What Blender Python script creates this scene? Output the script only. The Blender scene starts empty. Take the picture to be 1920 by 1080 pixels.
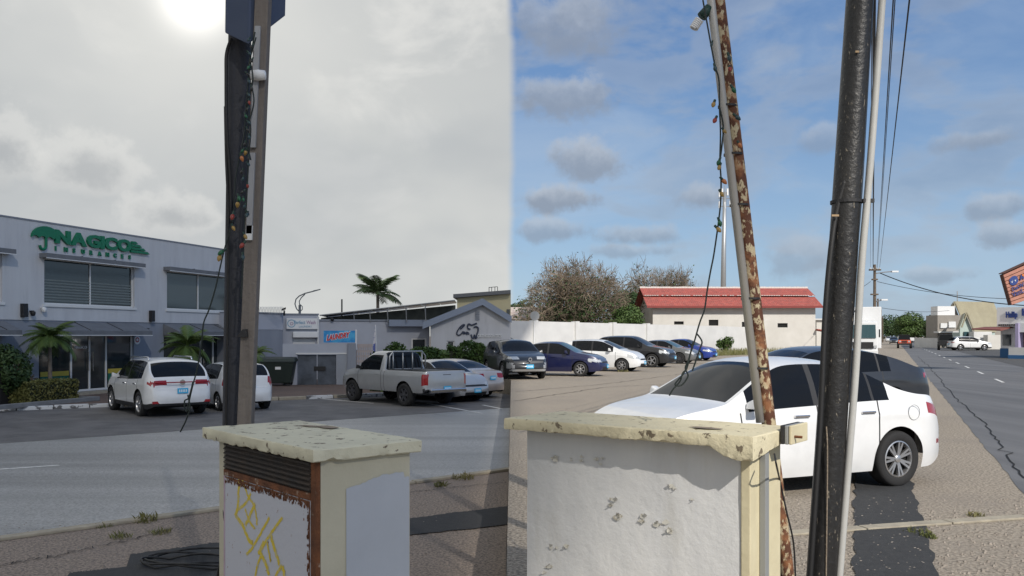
import bpy, bmesh, math, random
from mathutils import Vector, Matrix, noise

# ------------------------------------------------------------------ camera, sky, sun, exposure
scene = bpy.context.scene
C = scene.collection
R = math.radians
cam_data = bpy.data.cameras.new('camera')
cam = bpy.data.objects.new('camera', cam_data); C.objects.link(cam)
cam.location = (0, 0, 1.7); cam.rotation_euler = (R(90), 0, 0)
cam_data.sensor_width = 36; cam_data.lens = 36*1600/1920
cam_data.shift_y = 90/1920
cam_data.clip_start = .05; cam_data.clip_end = 9000
scene.camera = cam
scene.view_settings.view_transform = 'Standard'; scene.view_settings.look = 'None'
scene.view_settings.exposure = 0; scene.view_settings.gamma = 1
scene.render.engine = 'CYCLES'
scene.cycles.use_denoising = True
scene.cycles.max_bounces = 8; scene.cycles.diffuse_bounces = 3; scene.cycles.glossy_bounces = 3
scene.cycles.transparent_max_bounces = 12
SUN = Vector((.35, -.75, .60)).normalized()          # towards the sun: behind the viewer, to the right
sd = bpy.data.lights.new('sun', 'SUN'); sd.energy = 4.2; sd.angle = R(.5); sd.color = (1, .94, .85)
so = bpy.data.objects.new('sun', sd); C.objects.link(so)
so.rotation_euler = SUN.to_track_quat('Z', 'Y').to_euler()
so.location = (60, -50, 60)

W = bpy.data.worlds.new('World'); scene.world = W; W.use_nodes = True
def build_world():
    nt = W.node_tree; N = nt.nodes; L = nt.links; N.clear()
    out = N.new('ShaderNodeOutputWorld'); bg = N.new('ShaderNodeBackground'); bg.inputs[1].default_value = .1
    L.new(bg.outputs[0], out.inputs[0])
    sky = N.new('ShaderNodeTexSky'); sky.sky_type = 'NISHITA'; sky.sun_disc = False
    sky.sun_elevation = math.asin(SUN.z); sky.sun_rotation = math.atan2(SUN.x, SUN.y)
    sky.air_density = 1.0; sky.dust_density = .6; sky.ozone_density = 2.0
    tc = N.new('ShaderNodeTexCoord'); sep = N.new('ShaderNodeSeparateXYZ'); L.new(tc.outputs['Generated'], sep.inputs[0])
    def m(op, a, b=None, c=None, clamp=False):
        n = N.new('ShaderNodeMath'); n.operation = op; n.use_clamp = clamp
        for i, v in enumerate((a, b, c)):
            if v is None: continue
            if isinstance(v, (int, float)): n.inputs[i].default_value = v
            else: L.new(v, n.inputs[i])
        return n.outputs[0]
    def mix(f, a, b, t='MIX'):
        n = N.new('ShaderNodeMix'); n.data_type = 'RGBA'; n.blend_type = t
        for s, v in ((n.inputs[0], f), (n.inputs[6], a), (n.inputs[7], b)):
            if isinstance(v, (int, float)): s.default_value = v
            elif isinstance(v, tuple): s.default_value = (*v, 1)
            else: L.new(v, s)
        return n.outputs[2]
    def fbm(vec, scale, detail=6, rough=.55, dist=0.0):
        n = N.new('ShaderNodeTexNoise'); n.inputs['Scale'].default_value = scale; n.inputs['Detail'].default_value = detail
        n.inputs['Roughness'].default_value = rough; n.inputs['Distortion'].default_value = dist
        L.new(vec, n.inputs['Vector']); return n.outputs[0]
    def ss(v, a, b):
        n = N.new('ShaderNodeMapRange'); n.interpolation_type = 'SMOOTHSTEP'
        n.inputs[1].default_value = a; n.inputs[2].default_value = b
        L.new(v, n.inputs[0]); return n.outputs[0]
    x, y, z = sep.outputs
    zz = m('MAXIMUM', z, 0.0)
    mp = N.new('ShaderNodeMapping'); mp.inputs['Scale'].default_value = (1, 1, 2.4); L.new(tc.outputs['Generated'], mp.inputs[0])
    # blue sky with small grey clouds
    n1 = fbm(mp.outputs[0], 7.5, 8, .52, .25)
    n2 = fbm(mp.outputs[0], 2.3, 3, .5)
    n3 = fbm(mp.outputs[0], 3.0, 7, .6, .6)
    cl = ss(m('ADD', n1, m('MULTIPLY', m('SUBTRACT', n2, .5), .6)), .475, .60)
    low = ss(z, .50, .02)
    blue = mix(.72, sky.outputs[0], mix(ss(z, .0, .40), (3.5, 5.2, 7.3), (1.0, 2.35, 5.2)))
    veil = m('MULTIPLY', ss(n3, .42, .72), .36)
    blue = mix(veil, blue, (5.0, 5.9, 7.0))
    blue = mix(m('MULTIPLY', cl, .35), blue, mix(ss(n1, .5, .75), (4.2, 4.6, 5.2), (2.8, 3.2, 3.9)))
    nq = fbm(tc.outputs['Generated'], 17, 8, .6); nq2 = fbm(tc.outputs['Generated'], 46, 5, .6)
    for (px, py, rx_, ry_, k_) in ((1110,300,.042,.026,.75),(1052,372,.040,.017,.8),(1195,442,.042,.014,.6),(1060,178,.062,.026,.7),(1050,40,.075,.042,.65),(1035,432,.040,.014,.6),(1325,368,.038,.015,.6),(1872,385,.034,.016,.6),(1885,440,.030,.016,.6),(1510,480,.034,.026,.45),(1830,262,.036,.012,.5),(1545,262,.020,.018,.45),(1180,470,.05,.010,.5),(1740,515,.04,.010,.45)):
        d = Vector(((px-960)/1600, 1, (630-py)/1600)).normalized()
        dx = m('DIVIDE', m('SUBTRACT', x, d.x), rx_); dz = m('DIVIDE', m('SUBTRACT', z, d.z), ry_)
        r = m('ADD', m('SQRT', m('ADD', m('MULTIPLY', dx, dx), m('MULTIPLY', dz, dz))), m('ADD', m('MULTIPLY', m('SUBTRACT', nq, .5), 2.2), m('MULTIPLY', m('SUBTRACT', nq2, .5), .9)))
        f = m('MULTIPLY', m('MULTIPLY', ss(r, 1.15, .45), ss(y, .3, .6)), k_)
        blue = mix(f, blue, mix(ss(m('ADD', dz, m('MULTIPLY', m('SUBTRACT', nq2, .5), 1.5)), -.5, .9), (2.7, 3.1, 3.8), (5.0, 5.4, 6.0)))
    # overcast veil over the other half of the sky
    mo = N.new('ShaderNodeMapping'); mo.inputs['Scale'].default_value = (1, 1, 1.7); mo.inputs['Location'].default_value = (3.1, 1.7, .4)
    L.new(tc.outputs['Generated'], mo.inputs[0])
    o1 = fbm(mo.outputs[0], 6.0, 9, .55, .35); o2 = fbm(mo.outputs[0], 2.2, 4, .5)
    grey = mix(ss(z, .02, .45), (6.7, 6.8, 6.6), (5.2, 5.4, 5.5))
    grey = mix(m('MULTIPLY', ss(o1, .48, .64), .7), grey, (7.5, 7.5, 7.3))
    grey = mix(m('MULTIPLY', ss(o2, .54, .32), .6), grey, (3.9, 4.25, 4.6))
    def puff(px, py, rx, ry, seed):
        d = Vector(((px-960)/1600, 1, (630-py)/1600)).normalized()
        dx = m('DIVIDE', m('SUBTRACT', x, d.x), rx); dz = m('DIVIDE', m('SUBTRACT', z, d.z), ry)
        r = m('SQRT', m('ADD', m('MULTIPLY', dx, dx), m('MULTIPLY', dz, dz)))
        nn = fbm(tc.outputs['Generated'], 15+seed, 8, .62)
        r = m('ADD', r, m('ADD', m('MULTIPLY', m('SUBTRACT', nn, .5), 2.4), m('MULTIPLY', m('SUBTRACT', nq2, .5), 1.0)))
        front = ss(y, .3, .6)
        return m('MULTIPLY', ss(m('ADD', r, m('MULTIPLY', m('SUBTRACT', d.z, z), 8)), 1.45, .85), front), m('MULTIPLY', ss(m('ADD', r, m('MULTIPLY', m('SUBTRACT', z, d.z), 7)), 1.15, .0), front)
    for a in ((172, 320, .040, .026, 0), (322, 408, .040, .018, 3), (2, 290, .026, .030, 5)):
        rim, core = puff(*a)
        grey = mix(m('MULTIPLY', rim, .5), grey, (7.4, 7.4, 7.2)); grey = mix(m('MULTIPLY', core, .8), grey, (3.7, 3.95, 4.2))
    gd = Vector(((365-960)/1600, 1, (630+5)/1600)).normalized()
    vd = N.new('ShaderNodeVectorMath'); vd.operation = 'DOT_PRODUCT'; L.new(tc.outputs['Generated'], vd.inputs[0]); vd.inputs[1].default_value = gd
    g1 = m('POWER', m('MAXIMUM', vd.outputs['Value'], 0.0), 60); g2 = m('POWER', m('MAXIMUM', vd.outputs['Value'], 0.0), 2200)
    grey = mix(m('MULTIPLY', g1, .6), grey, (8.8, 8.7, 8.2)); grey = mix(g2, grey, (17, 16.5, 15.5))
    side = ss(m('ADD', x, m('MULTIPLY', m('SUBTRACT', o1, .5), .022)), -.007, .005)
    L.new(mix(side, grey, blue), bg.inputs[0])
build_world()

# ------------------------------------------------------------------ helpers
CAM = Vector((0, 0, 1.7)); F = 1600.0; HY = 630.0
ZL = -.58                                             # the street side lies lower than the car park
def ray(px, py): return Vector(((px-960)/F, 1, (HY-py)/F))
def at(px, py, d): return CAM + ray(px, py)*d
def gnd(px, py, z=0.0): return at(px, py, (1.7-z)*F/(py-HY))
def gl(px, py): return gnd(px, py, ZL)
rnd = random.Random(7)

MATS = {}
def mat(name, col, rough=.6, metal=0.0, col2=None, nscale=4.0, namt=1.0, bump=0.0, bscale=60.0, coat=0.0, spec=.5, thr=None, detail=6, wpos=False, stretch=None, col3=None, n3=None, sub=0.0):
    """principled material; col2 is blended in by fractal noise (thr = sharp threshold pair), col3 by a second noise"""
    if name in MATS: return MATS[name]
    M = bpy.data.materials.new(name); M.use_nodes = True; MATS[name] = M
    nt = M.node_tree; N = nt.nodes; L = nt.links; P = N['Principled BSDF']
    P.inputs['Base Color'].default_value = (*col, 1); P.inputs['Roughness'].default_value = rough; P.inputs['Metallic'].default_value = metal
    P.inputs['Coat Weight'].default_value = coat; P.inputs['Coat Roughness'].default_value = .05; P.inputs['Specular IOR Level'].default_value = spec
    if col2 is None and bump == 0: return M
    if wpos: v = N.new('ShaderNodeNewGeometry').outputs['Position']
    else: v = N.new('ShaderNodeTexCoord').outputs['Object']
    if stretch:
        mp = N.new('ShaderNodeMapping'); mp.inputs['Scale'].default_value = stretch[0]; mp.inputs['Rotation'].default_value = (0, 0, stretch[1]); L.new(v, mp.inputs[0]); vs = mp.outputs[0]
    else: vs = v
    def nz(scale, vec):
        n = N.new('ShaderNodeTexNoise'); n.inputs['Scale'].default_value = scale; n.inputs['Detail'].default_value = detail; n.inputs['Roughness'].default_value = .6
        L.new(vec, n.inputs['Vector']); return n.outputs[0]
    def rng(o, a, b, hi=1.0):
        r = N.new('ShaderNodeMapRange'); r.inputs[1].default_value = a; r.inputs[2].default_value = b; r.inputs[4].default_value = hi; L.new(o, r.inputs[0]); return r.outputs[0]
    def mx(f, a, b):
        n = N.new('ShaderNodeMix'); n.data_type = 'RGBA'; L.new(f, n.inputs[0])
        for s, c in ((n.inputs[6], a), (n.inputs[7], b)):
            if isinstance(c, tuple): s.default_value = (*c, 1)
            else: L.new(c, s)
        return n.outputs[2]
    cur = col
    if col2 is not None:
        a, b = thr if thr else (.3, .7)
        cur = mx(rng(nz(nscale, vs), a, b, namt), cur, col2)
        if col3 is not None:
            s3, a3, b3, h3 = n3[:4]
            cur = mx(rng(nz(s3, vs if len(n3) > 4 else v), a3, b3, h3), cur, col3)
        L.new(cur, P.inputs['Base Color'])
    if bump:
        bn = N.new('ShaderNodeBump'); bn.inputs['Strength'].default_value = bump; bn.inputs['Distance'].default_value = .02
        L.new(nz(bscale, v), bn.inputs['Height']); L.new(bn.outputs[0], P.inputs['Normal'])
    return M

class MB:
    def __init__(s): s.v = []; s.f = []
    def quad(s, *p):
        i = len(s.v); s.v += [Vector(q) for q in p]; s.f.append(tuple(range(i, i+len(p)))); return s
    def hexa(s, p):                                   # 8 corners: bottom 4 ccw, top 4 ccw
        i = len(s.v); s.v += [Vector(q) for q in p]
        s.f += [tuple(i+k for k in f) for f in ((3,2,1,0),(4,5,6,7),(0,1,5,4),(1,2,6,5),(2,3,7,6),(3,0,4,7))]; return s
    def box(s, a, b):
        x0, y0, z0 = [min(a[i], b[i]) for i in range(3)]; x1, y1, z1 = [max(a[i], b[i]) for i in range(3)]
        return s.hexa([(x0,y0,z0),(x1,y0,z0),(x1,y1,z0),(x0,y1,z0),(x0,y0,z1),(x1,y0,z1),(x1,y1,z1),(x0,y1,z1)])
    def prism(s, poly, off):                          # polygon of 3d points extruded by off
        n = len(poly); i = len(s.v); off = Vector(off)
        s.v += [Vector(p) for p in poly] + [Vector(p)+off for p in poly]
        s.f.append(tuple(range(i+n-1, i-1, -1))); s.f.append(tuple(range(i+n, i+2*n)))
        for k in range(n): s.f.append((i+k, i+(k+1) % n, i+n+(k+1) % n, i+n+k))
        return s
    def tube(s, pts, r, n=8, cap=True):
        pts = [Vector(p) for p in pts]; rs = r if isinstance(r, (list, tuple)) else [r]*len(pts)
        base = len(s.v); ref = None
        for k, p in enumerate(pts):
            t = (pts[min(k+1, len(pts)-1)]-pts[max(k-1, 0)])
            if t.length < 1e-9: t = Vector((0, 0, 1))
            t.normalize()
            if ref is None: ref = t.orthogonal().normalized()
            ref = (ref - t*ref.dot(t)); ref = ref.normalized() if ref.length > 1e-6 else t.orthogonal().normalized()
            b = t.cross(ref)
            for j in range(n):
                a = 2*math.pi*j/n; s.v.append(p+(ref*math.cos(a)+b*math.sin(a))*rs[k])
        for k in range(len(pts)-1):
            for j in range(n):
                a = base+k*n+j; b2 = base+k*n+(j+1) % n; s.f.append((a, b2, b2+n, a+n))
        if cap:
            s.f.append(tuple(base+j for j in range(n-1, -1, -1))); e = base+(len(pts)-1)*n; s.f.append(tuple(e+j for j in range(n)))
        return s
    def lathe(s, prof, n=24, axis='z', o=(0,0,0)):    # prof: (radius, height)
        base = len(s.v); o = Vector(o)
        for r, h in prof:
            for j in range(n):
                a = 2*math.pi*j/n; c, q = r*math.cos(a), r*math.sin(a)
                s.v.append(o+Vector((c, q, h) if axis == 'z' else (c, h, q) if axis == 'y' else (h, c, q)))
        for k in range(len(prof)-1):
            for j in range(n):
                a = base+k*n+j; b = base+k*n+(j+1) % n; s.f.append((a, b, b+n, a+n))
        return s
    def ribbon(s, pts, w, nrm):
        nrm = Vector(nrm).normalized(); pts = [Vector(p) for p in pts]; base = len(s.v)
        for k, p in enumerate(pts):
            t = (pts[min(k+1, len(pts)-1)]-pts[max(k-1, 0)]).normalized(); b = t.cross(nrm)*w*.5
            s.v += [p-b, p+b]
            if k: i = base+2*k; s.f.append((i-2, i-1, i+1, i))
        return s
    def xf(s, m):
        s.v = [m @ p for p in s.v]; return s
    def build(s, name, m, parent=None, smooth=False, world=False, origin=None, bevel=0):
        v = s.v
        if parent is None:
            if origin is None:
                xs = [p.x for p in v]; ys = [p.y for p in v]; origin = Vector(((min(xs)+max(xs))/2, (min(ys)+max(ys))/2, min(p.z for p in v)))
            origin = Vector(origin); v = [p-origin for p in v]
        elif world:
            mm = Matrix(); q = parent
            while q is not None: mm = q.matrix_basis @ mm; q = q.parent
            mi = mm.inverted(); v = [mi @ p for p in v]
        me = bpy.data.meshes.new(name); me.from_pydata(v, [], s.f); me.materials.append(m)
        bm = bmesh.new(); bm.from_mesh(me); bmesh.ops.recalc_face_normals(bm, faces=bm.faces)
        if bevel:
            bmesh.ops.bevel(bm, geom=[e for e in bm.edges if len(e.link_faces) == 2 and e.calc_face_angle(0) > .5], offset=bevel, segments=2, affect='EDGES', profile=.6)
        bm.to_mesh(me); bm.free()
        if smooth:
            me.shade_smooth()
            if smooth != True: me.set_sharp_from_angle(angle=R(smooth))
        o = bpy.data.objects.new(name, me); C.objects.link(o)
        if parent is not None: o.parent = parent
        else: o.location = origin
        return o
def tag(o, label, cat, group=None, kind=None):
    o['label'] = label; o['category'] = cat
    if group: o['group'] = group
    if kind: o['kind'] = kind
    return o
def struct(o, label=None):
    o['kind'] = 'structure'
    if label: o['label'] = label
    return o
def empty(name, loc, rz=0.0, label=None, cat=None, group=None):
    o = bpy.data.objects.new(name, None); C.objects.link(o); o.location = loc; o.rotation_euler = (0, 0, rz)
    o.empty_display_size = .2
    o.matrix_basis = Matrix.Translation(Vector(loc)) @ Matrix.Rotation(rz, 4, 'Z')
    if label: tag(o, label, cat, group)
    return o
def inst(me_obj, parent=None, mtx=None, name=None):
    o = me_obj.copy(); C.objects.link(o); o.parent = parent
    if mtx is not None: o.matrix_basis = mtx
    if name: o.name = name
    return o
def text_mb(body, w=None, h=None, bold=0.0, extrude=.01, shear=0.0):
    cu = bpy.data.curves.new('t', 'FONT'); cu.body = body; cu.size = 1; cu.offset = bold; cu.extrude = .01; cu.shear = shear; cu.resolution_u = 3
    o = bpy.data.objects.new('t', cu); C.objects.link(o)
    bpy.context.view_layer.update()
    me = o.to_mesh(); mb = MB(); mb.v = [v.co.copy() for v in me.vertices]; mb.f = [tuple(p.vertices) for p in me.polygons]
    o.to_mesh_clear(); bpy.data.objects.remove(o); bpy.data.curves.remove(cu)
    x0 = min(p.x for p in mb.v); x1 = max(p.x for p in mb.v); y0 = min(p.y for p in mb.v); y1 = max(p.y for p in mb.v)
    sy = h/(y1-y0) if h else w/(x1-x0); sx = w/(x1-x0) if w else sy
    mb.v = [Vector(((p.x-x0)*sx, (p.y-y0)*sy, p.z*extrude/.01)) for p in mb.v]
    mb.w = (x1-x0)*sx; mb.h = (y1-y0)*sy
    return mb
def on_wall(mb, u, v, z, slope=0.0):                  # text plane -> local facade (x right, y into the wall, z up)
    mb.v = [Vector((u+p.x, v-p.z, z+p.y+slope*p.x)) for p in mb.v]; return mb

class Wall:                                           # a vertical facade plane; hit() gives (u, z local)
    def __init__(s, ox, oy, dx, dy, zb=0.0):
        s.o = Vector((ox, oy)); l = math.hypot(dx, dy); s.u = Vector((dx/l, dy/l)); s.n = Vector((-s.u.y, s.u.x)); s.zb = zb; s.ang = math.atan2(dy, dx)
    def hit(s, px, py, off=0.0):
        r = ray(px, py); o = s.o+s.n*off
        t = o.dot(s.n)/(r.x*s.n.x+r.y*s.n.y); p = CAM+r*t
        return (Vector((p.x, p.y))-s.o).dot(s.u), p.z-s.zb
    def u_(s, px, off=0.0): return s.hit(px, HY, off)[0]
    def rect(s, px0, px1, pt, pb, off=0.0):
        pm = (px0+px1)/2
        return s.u_(px0, off), s.u_(px1, off), s.hit(pm, pb, off)[1], s.hit(pm, pt, off)[1]
    def empty(s, name, label, cat, group=None): return empty(name, (s.o.x, s.o.y, s.zb), s.ang, label, cat, group)

def holed(mb, u0, u1, z0, z1, holes, th, top=None):
    """a wall slab (front face at y=0, th thick) with rectangular openings"""
    us = sorted({u0, u1, *[h[0] for h in holes], *[h[1] for h in holes]}); zs = sorted({z0, z1, *[h[2] for h in holes], *[h[3] for h in holes]})
    us = [u for u in us if u0 <= u <= u1]; zs = [z for z in zs if z0 <= z <= z1]
    def solid(i, j):
        if not (0 <= i < len(us)-1 and 0 <= j < len(zs)-1): return False
        a = (us[i]+us[i+1])/2; b = (zs[j]+zs[j+1])/2
        return not any(h[0] < a < h[1] and h[2] < b < h[3] for h in holes)
    for i in range(len(us)-1):
        for j in range(len(zs)-1):
            if not solid(i, j): continue
            a, b, c, d = us[i], us[i+1], zs[j], zs[j+1]
            mb.quad((a,0,c),(b,0,c),(b,0,d),(a,0,d)); mb.quad((a,th,c),(a,th,d),(b,th,d),(b,th,c))
            if not solid(i-1, j): mb.quad((a,0,c),(a,0,d),(a,th,d),(a,th,c))
            if not solid(i+1, j): mb.quad((b,0,c),(b,th,c),(b,th,d),(b,0,d))
            if not solid(i, j-1): mb.quad((a,0,c),(a,th,c),(b,th,c),(b,0,c))
            if not solid(i, j+1): mb.quad((a,0,d),(b,0,d),(b,th,d),(a,th,d))
    return mb
def window(parent, h, depth, frame_mat, glass_mat, fw=.06, mull=(), sill=True, name='window'):
    """frame ring with a recessed pane; mull = fractions of vertical bars"""
    u0, u1, z0, z1 = h; f = MB()
    y0, y1 = depth-.05, depth+.03
    f.box((u0,y0,z0),(u0+fw,y1,z1)); f.box((u1-fw,y0,z0),(u1,y1,z1)); f.box((u0+fw,y0,z0),(u1-fw,y1,z0+fw)); f.box((u0+fw,y0,z1-fw),(u1-fw,y1,z1))
    for q in mull:
        c = u0+(u1-u0)*q; f.box((c-fw/2,y0+.004,z0+fw),(c+fw/2,y1-.004,z1-fw))
    w = f.build(name, frame_mat, parent)
    cuts = [u0+fw]+[u0+(u1-u0)*q for q in mull]+[u1-fw]
    for a, b in zip(cuts, cuts[1:]):
        MB().box((a,depth-.01,z0+fw*.5),(b-.002,depth+.01,z1-fw*.5)).build('pane', glass_mat, w)
    return w
# ------------------------------------------------------------------ materials
m_rubber = mat('rubber', (.018,.018,.019), .85, bump=.2, bscale=90)
m_alloy = mat('alloy', (.55,.55,.56), .32, .85)
m_dark_alloy = mat('dark_alloy', (.10,.10,.11), .4, .6)
m_trim = mat('black_trim', (.02,.02,.022), .55)
m_chrome = mat('chrome', (.7,.7,.72), .15, 1.0)
m_glass = mat('tinted_glass', (.008,.009,.011), .06, spec=.25)
m_glass_clear = mat('car_glass', (.03,.075,.09), .04, spec=.8)
m_lamp = mat('clear_lamp', (.55,.57,.58), .12, .25, coat=.6)
m_tail = mat('red_lamp', (.30,.008,.012), .15, coat=.7)
m_plate = mat('blue_plate', (.05,.42,.72), .4)
m_plate_text = mat('plate_letters', (.75,.82,.85), .5)
m_under = mat('underbody', (.008,.008,.008), .9)
P_ = 0
def paint(name, col, metal=0.0, rough=.32): return mat(name, col, rough, metal, coat=.8, col2=tuple(c*.86+.012 for c in col), nscale=2.6, col3=tuple(c*.62+.07 for c in col), n3=(5,.60,.85,.35))
P_white = paint('white_car_paint', (.78,.79,.80)); P_silver = paint('silver_car_paint', (.50,.51,.52), .35); P_champ = paint('champagne_car_paint', (.55,.49,.46), .25)
P_navy = paint('navy_car_paint', (.006,.010,.060), .1); P_black = paint('black_car_paint', (.010,.010,.012)); P_grey = paint('grey_car_paint', (.17,.175,.18), .4)
P_slate = paint('slate_car_paint', (.030,.034,.042), .35); P_blue = paint('bright_blue_car_paint', (.01,.17,.52)); P_blue2 = paint('blue_car_paint', (.012,.04,.28), .1)
P_pickup = paint('pickup_silver_paint', (.47,.48,.49), .35, .4); P_orange = paint('orange_red_paint', (.72,.09,.02)); P_graphite = paint('graphite_paint', (.022,.024,.028), .2)

# ------------------------------------------------------------------ cars
def lerp_pts(pts, x, smooth=True):
    if x <= pts[0][0]: return pts[0][1]
    for k in range(len(pts)-1):
        (a, za), (b, zb) = pts[k], pts[k+1]
        if x <= b:
            t = (x-a)/(b-a)
            if smooth:
                m0 = (zb-pts[k-1][1])/(b-pts[k-1][0]) if k > 0 else (zb-za)/(b-a)
                m1 = (pts[k+2][1]-za)/(pts[k+2][0]-a) if k+2 < len(pts) else (zb-za)/(b-a)
                s = (zb-za)/(b-a)                     # limit the tangents so the profile never overshoots
                if s == 0: m0 = m1 = 0
                else:
                    if m0*s < 0: m0 = 0
                    if m1*s < 0: m1 = 0
                    m0 = max(-3*abs(s), min(3*abs(s), m0)); m1 = max(-3*abs(s), min(3*abs(s), m1))
                h = b-a; t2, t3 = t*t, t*t*t
                return (2*t3-3*t2+1)*za+(t3-2*t2+t)*h*m0+(-2*t3+3*t2)*zb+(t3-t2)*h*m1
            return za+(zb-za)*t
    return pts[-1][1]

WHEELS = {}
def wheel_meshes(r, w, style, spokes, rimmat):
    key = (round(r, 3), style, spokes, rimmat.name)
    if key in WHEELS: return WHEELS[key]
    rr = r*(.66 if style != 'steel' else .62)
    ty = MB().lathe([(rr,-w*.42),(rr+.02,-w*.48),(r*.90,-w*.5),(r*.965,-w*.44),(r,-w*.3),(r,w*.3),(r*.965,w*.44),(r*.90,w*.5),(rr+.02,w*.48),(rr,w*.42)], 36, 'y')
    ty = ty.build('wheel', m_rubber, smooth=40, origin=(0,0,0))
    rm = MB().lathe([(rr*.99,-w*.4),(rr*.99,w*.44),(rr*.93,w*.46),(rr*.90,w*.40),(rr*.88,w*.2)], 36, 'y')
    n = spokes
    for k in range(n):
        a = 2*math.pi*k/n
        for da in ((-.14, .14) if style == 'twin' else (0,)):
            wd = rr*(.07 if style == 'twin' else .13 if style == 'star' else .2)
            c, s = math.cos(a+da), math.sin(a+da); c0, s0 = math.cos(a+da*.4), math.sin(a+da*.4)
            p0 = Vector((c0*rr*.12, 0, s0*rr*.12)); p1 = Vector((c*rr*.92, 0, s*rr*.92)); t = Vector((-s, 0, c))*wd
            y0, y1 = w*.28, w*.43
            rm.hexa([p0-t+Vector((0,y0,0)), p0+t+Vector((0,y0,0)), p1+t*.8+Vector((0,y0,0)), p1-t*.8+Vector((0,y0,0)),
                     p0-t+Vector((0,y1-.012,0)), p0+t+Vector((0,y1-.012,0)), p1+t*.8+Vector((0,y1,0)), p1-t*.8+Vector((0,y1,0))])
    rm.lathe([(rr*.2,w*.28),(rr*.2,w*.42),(rr*.15,w*.45),(.001,w*.45)], 16, 'y')
    rm = rm.build('rim', rimmat, smooth=35, origin=(0,0,0))
    dk = MB().lathe([(rr*.97,w*.12),(.001,w*.12)], 24, 'y').build('brake_disc', m_under, origin=(0,0,0))
    for o in (ty, rm, dk): C.objects.unlink(o)
    WHEELS[key] = (ty, rm, dk); return WHEELS[key]

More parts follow.
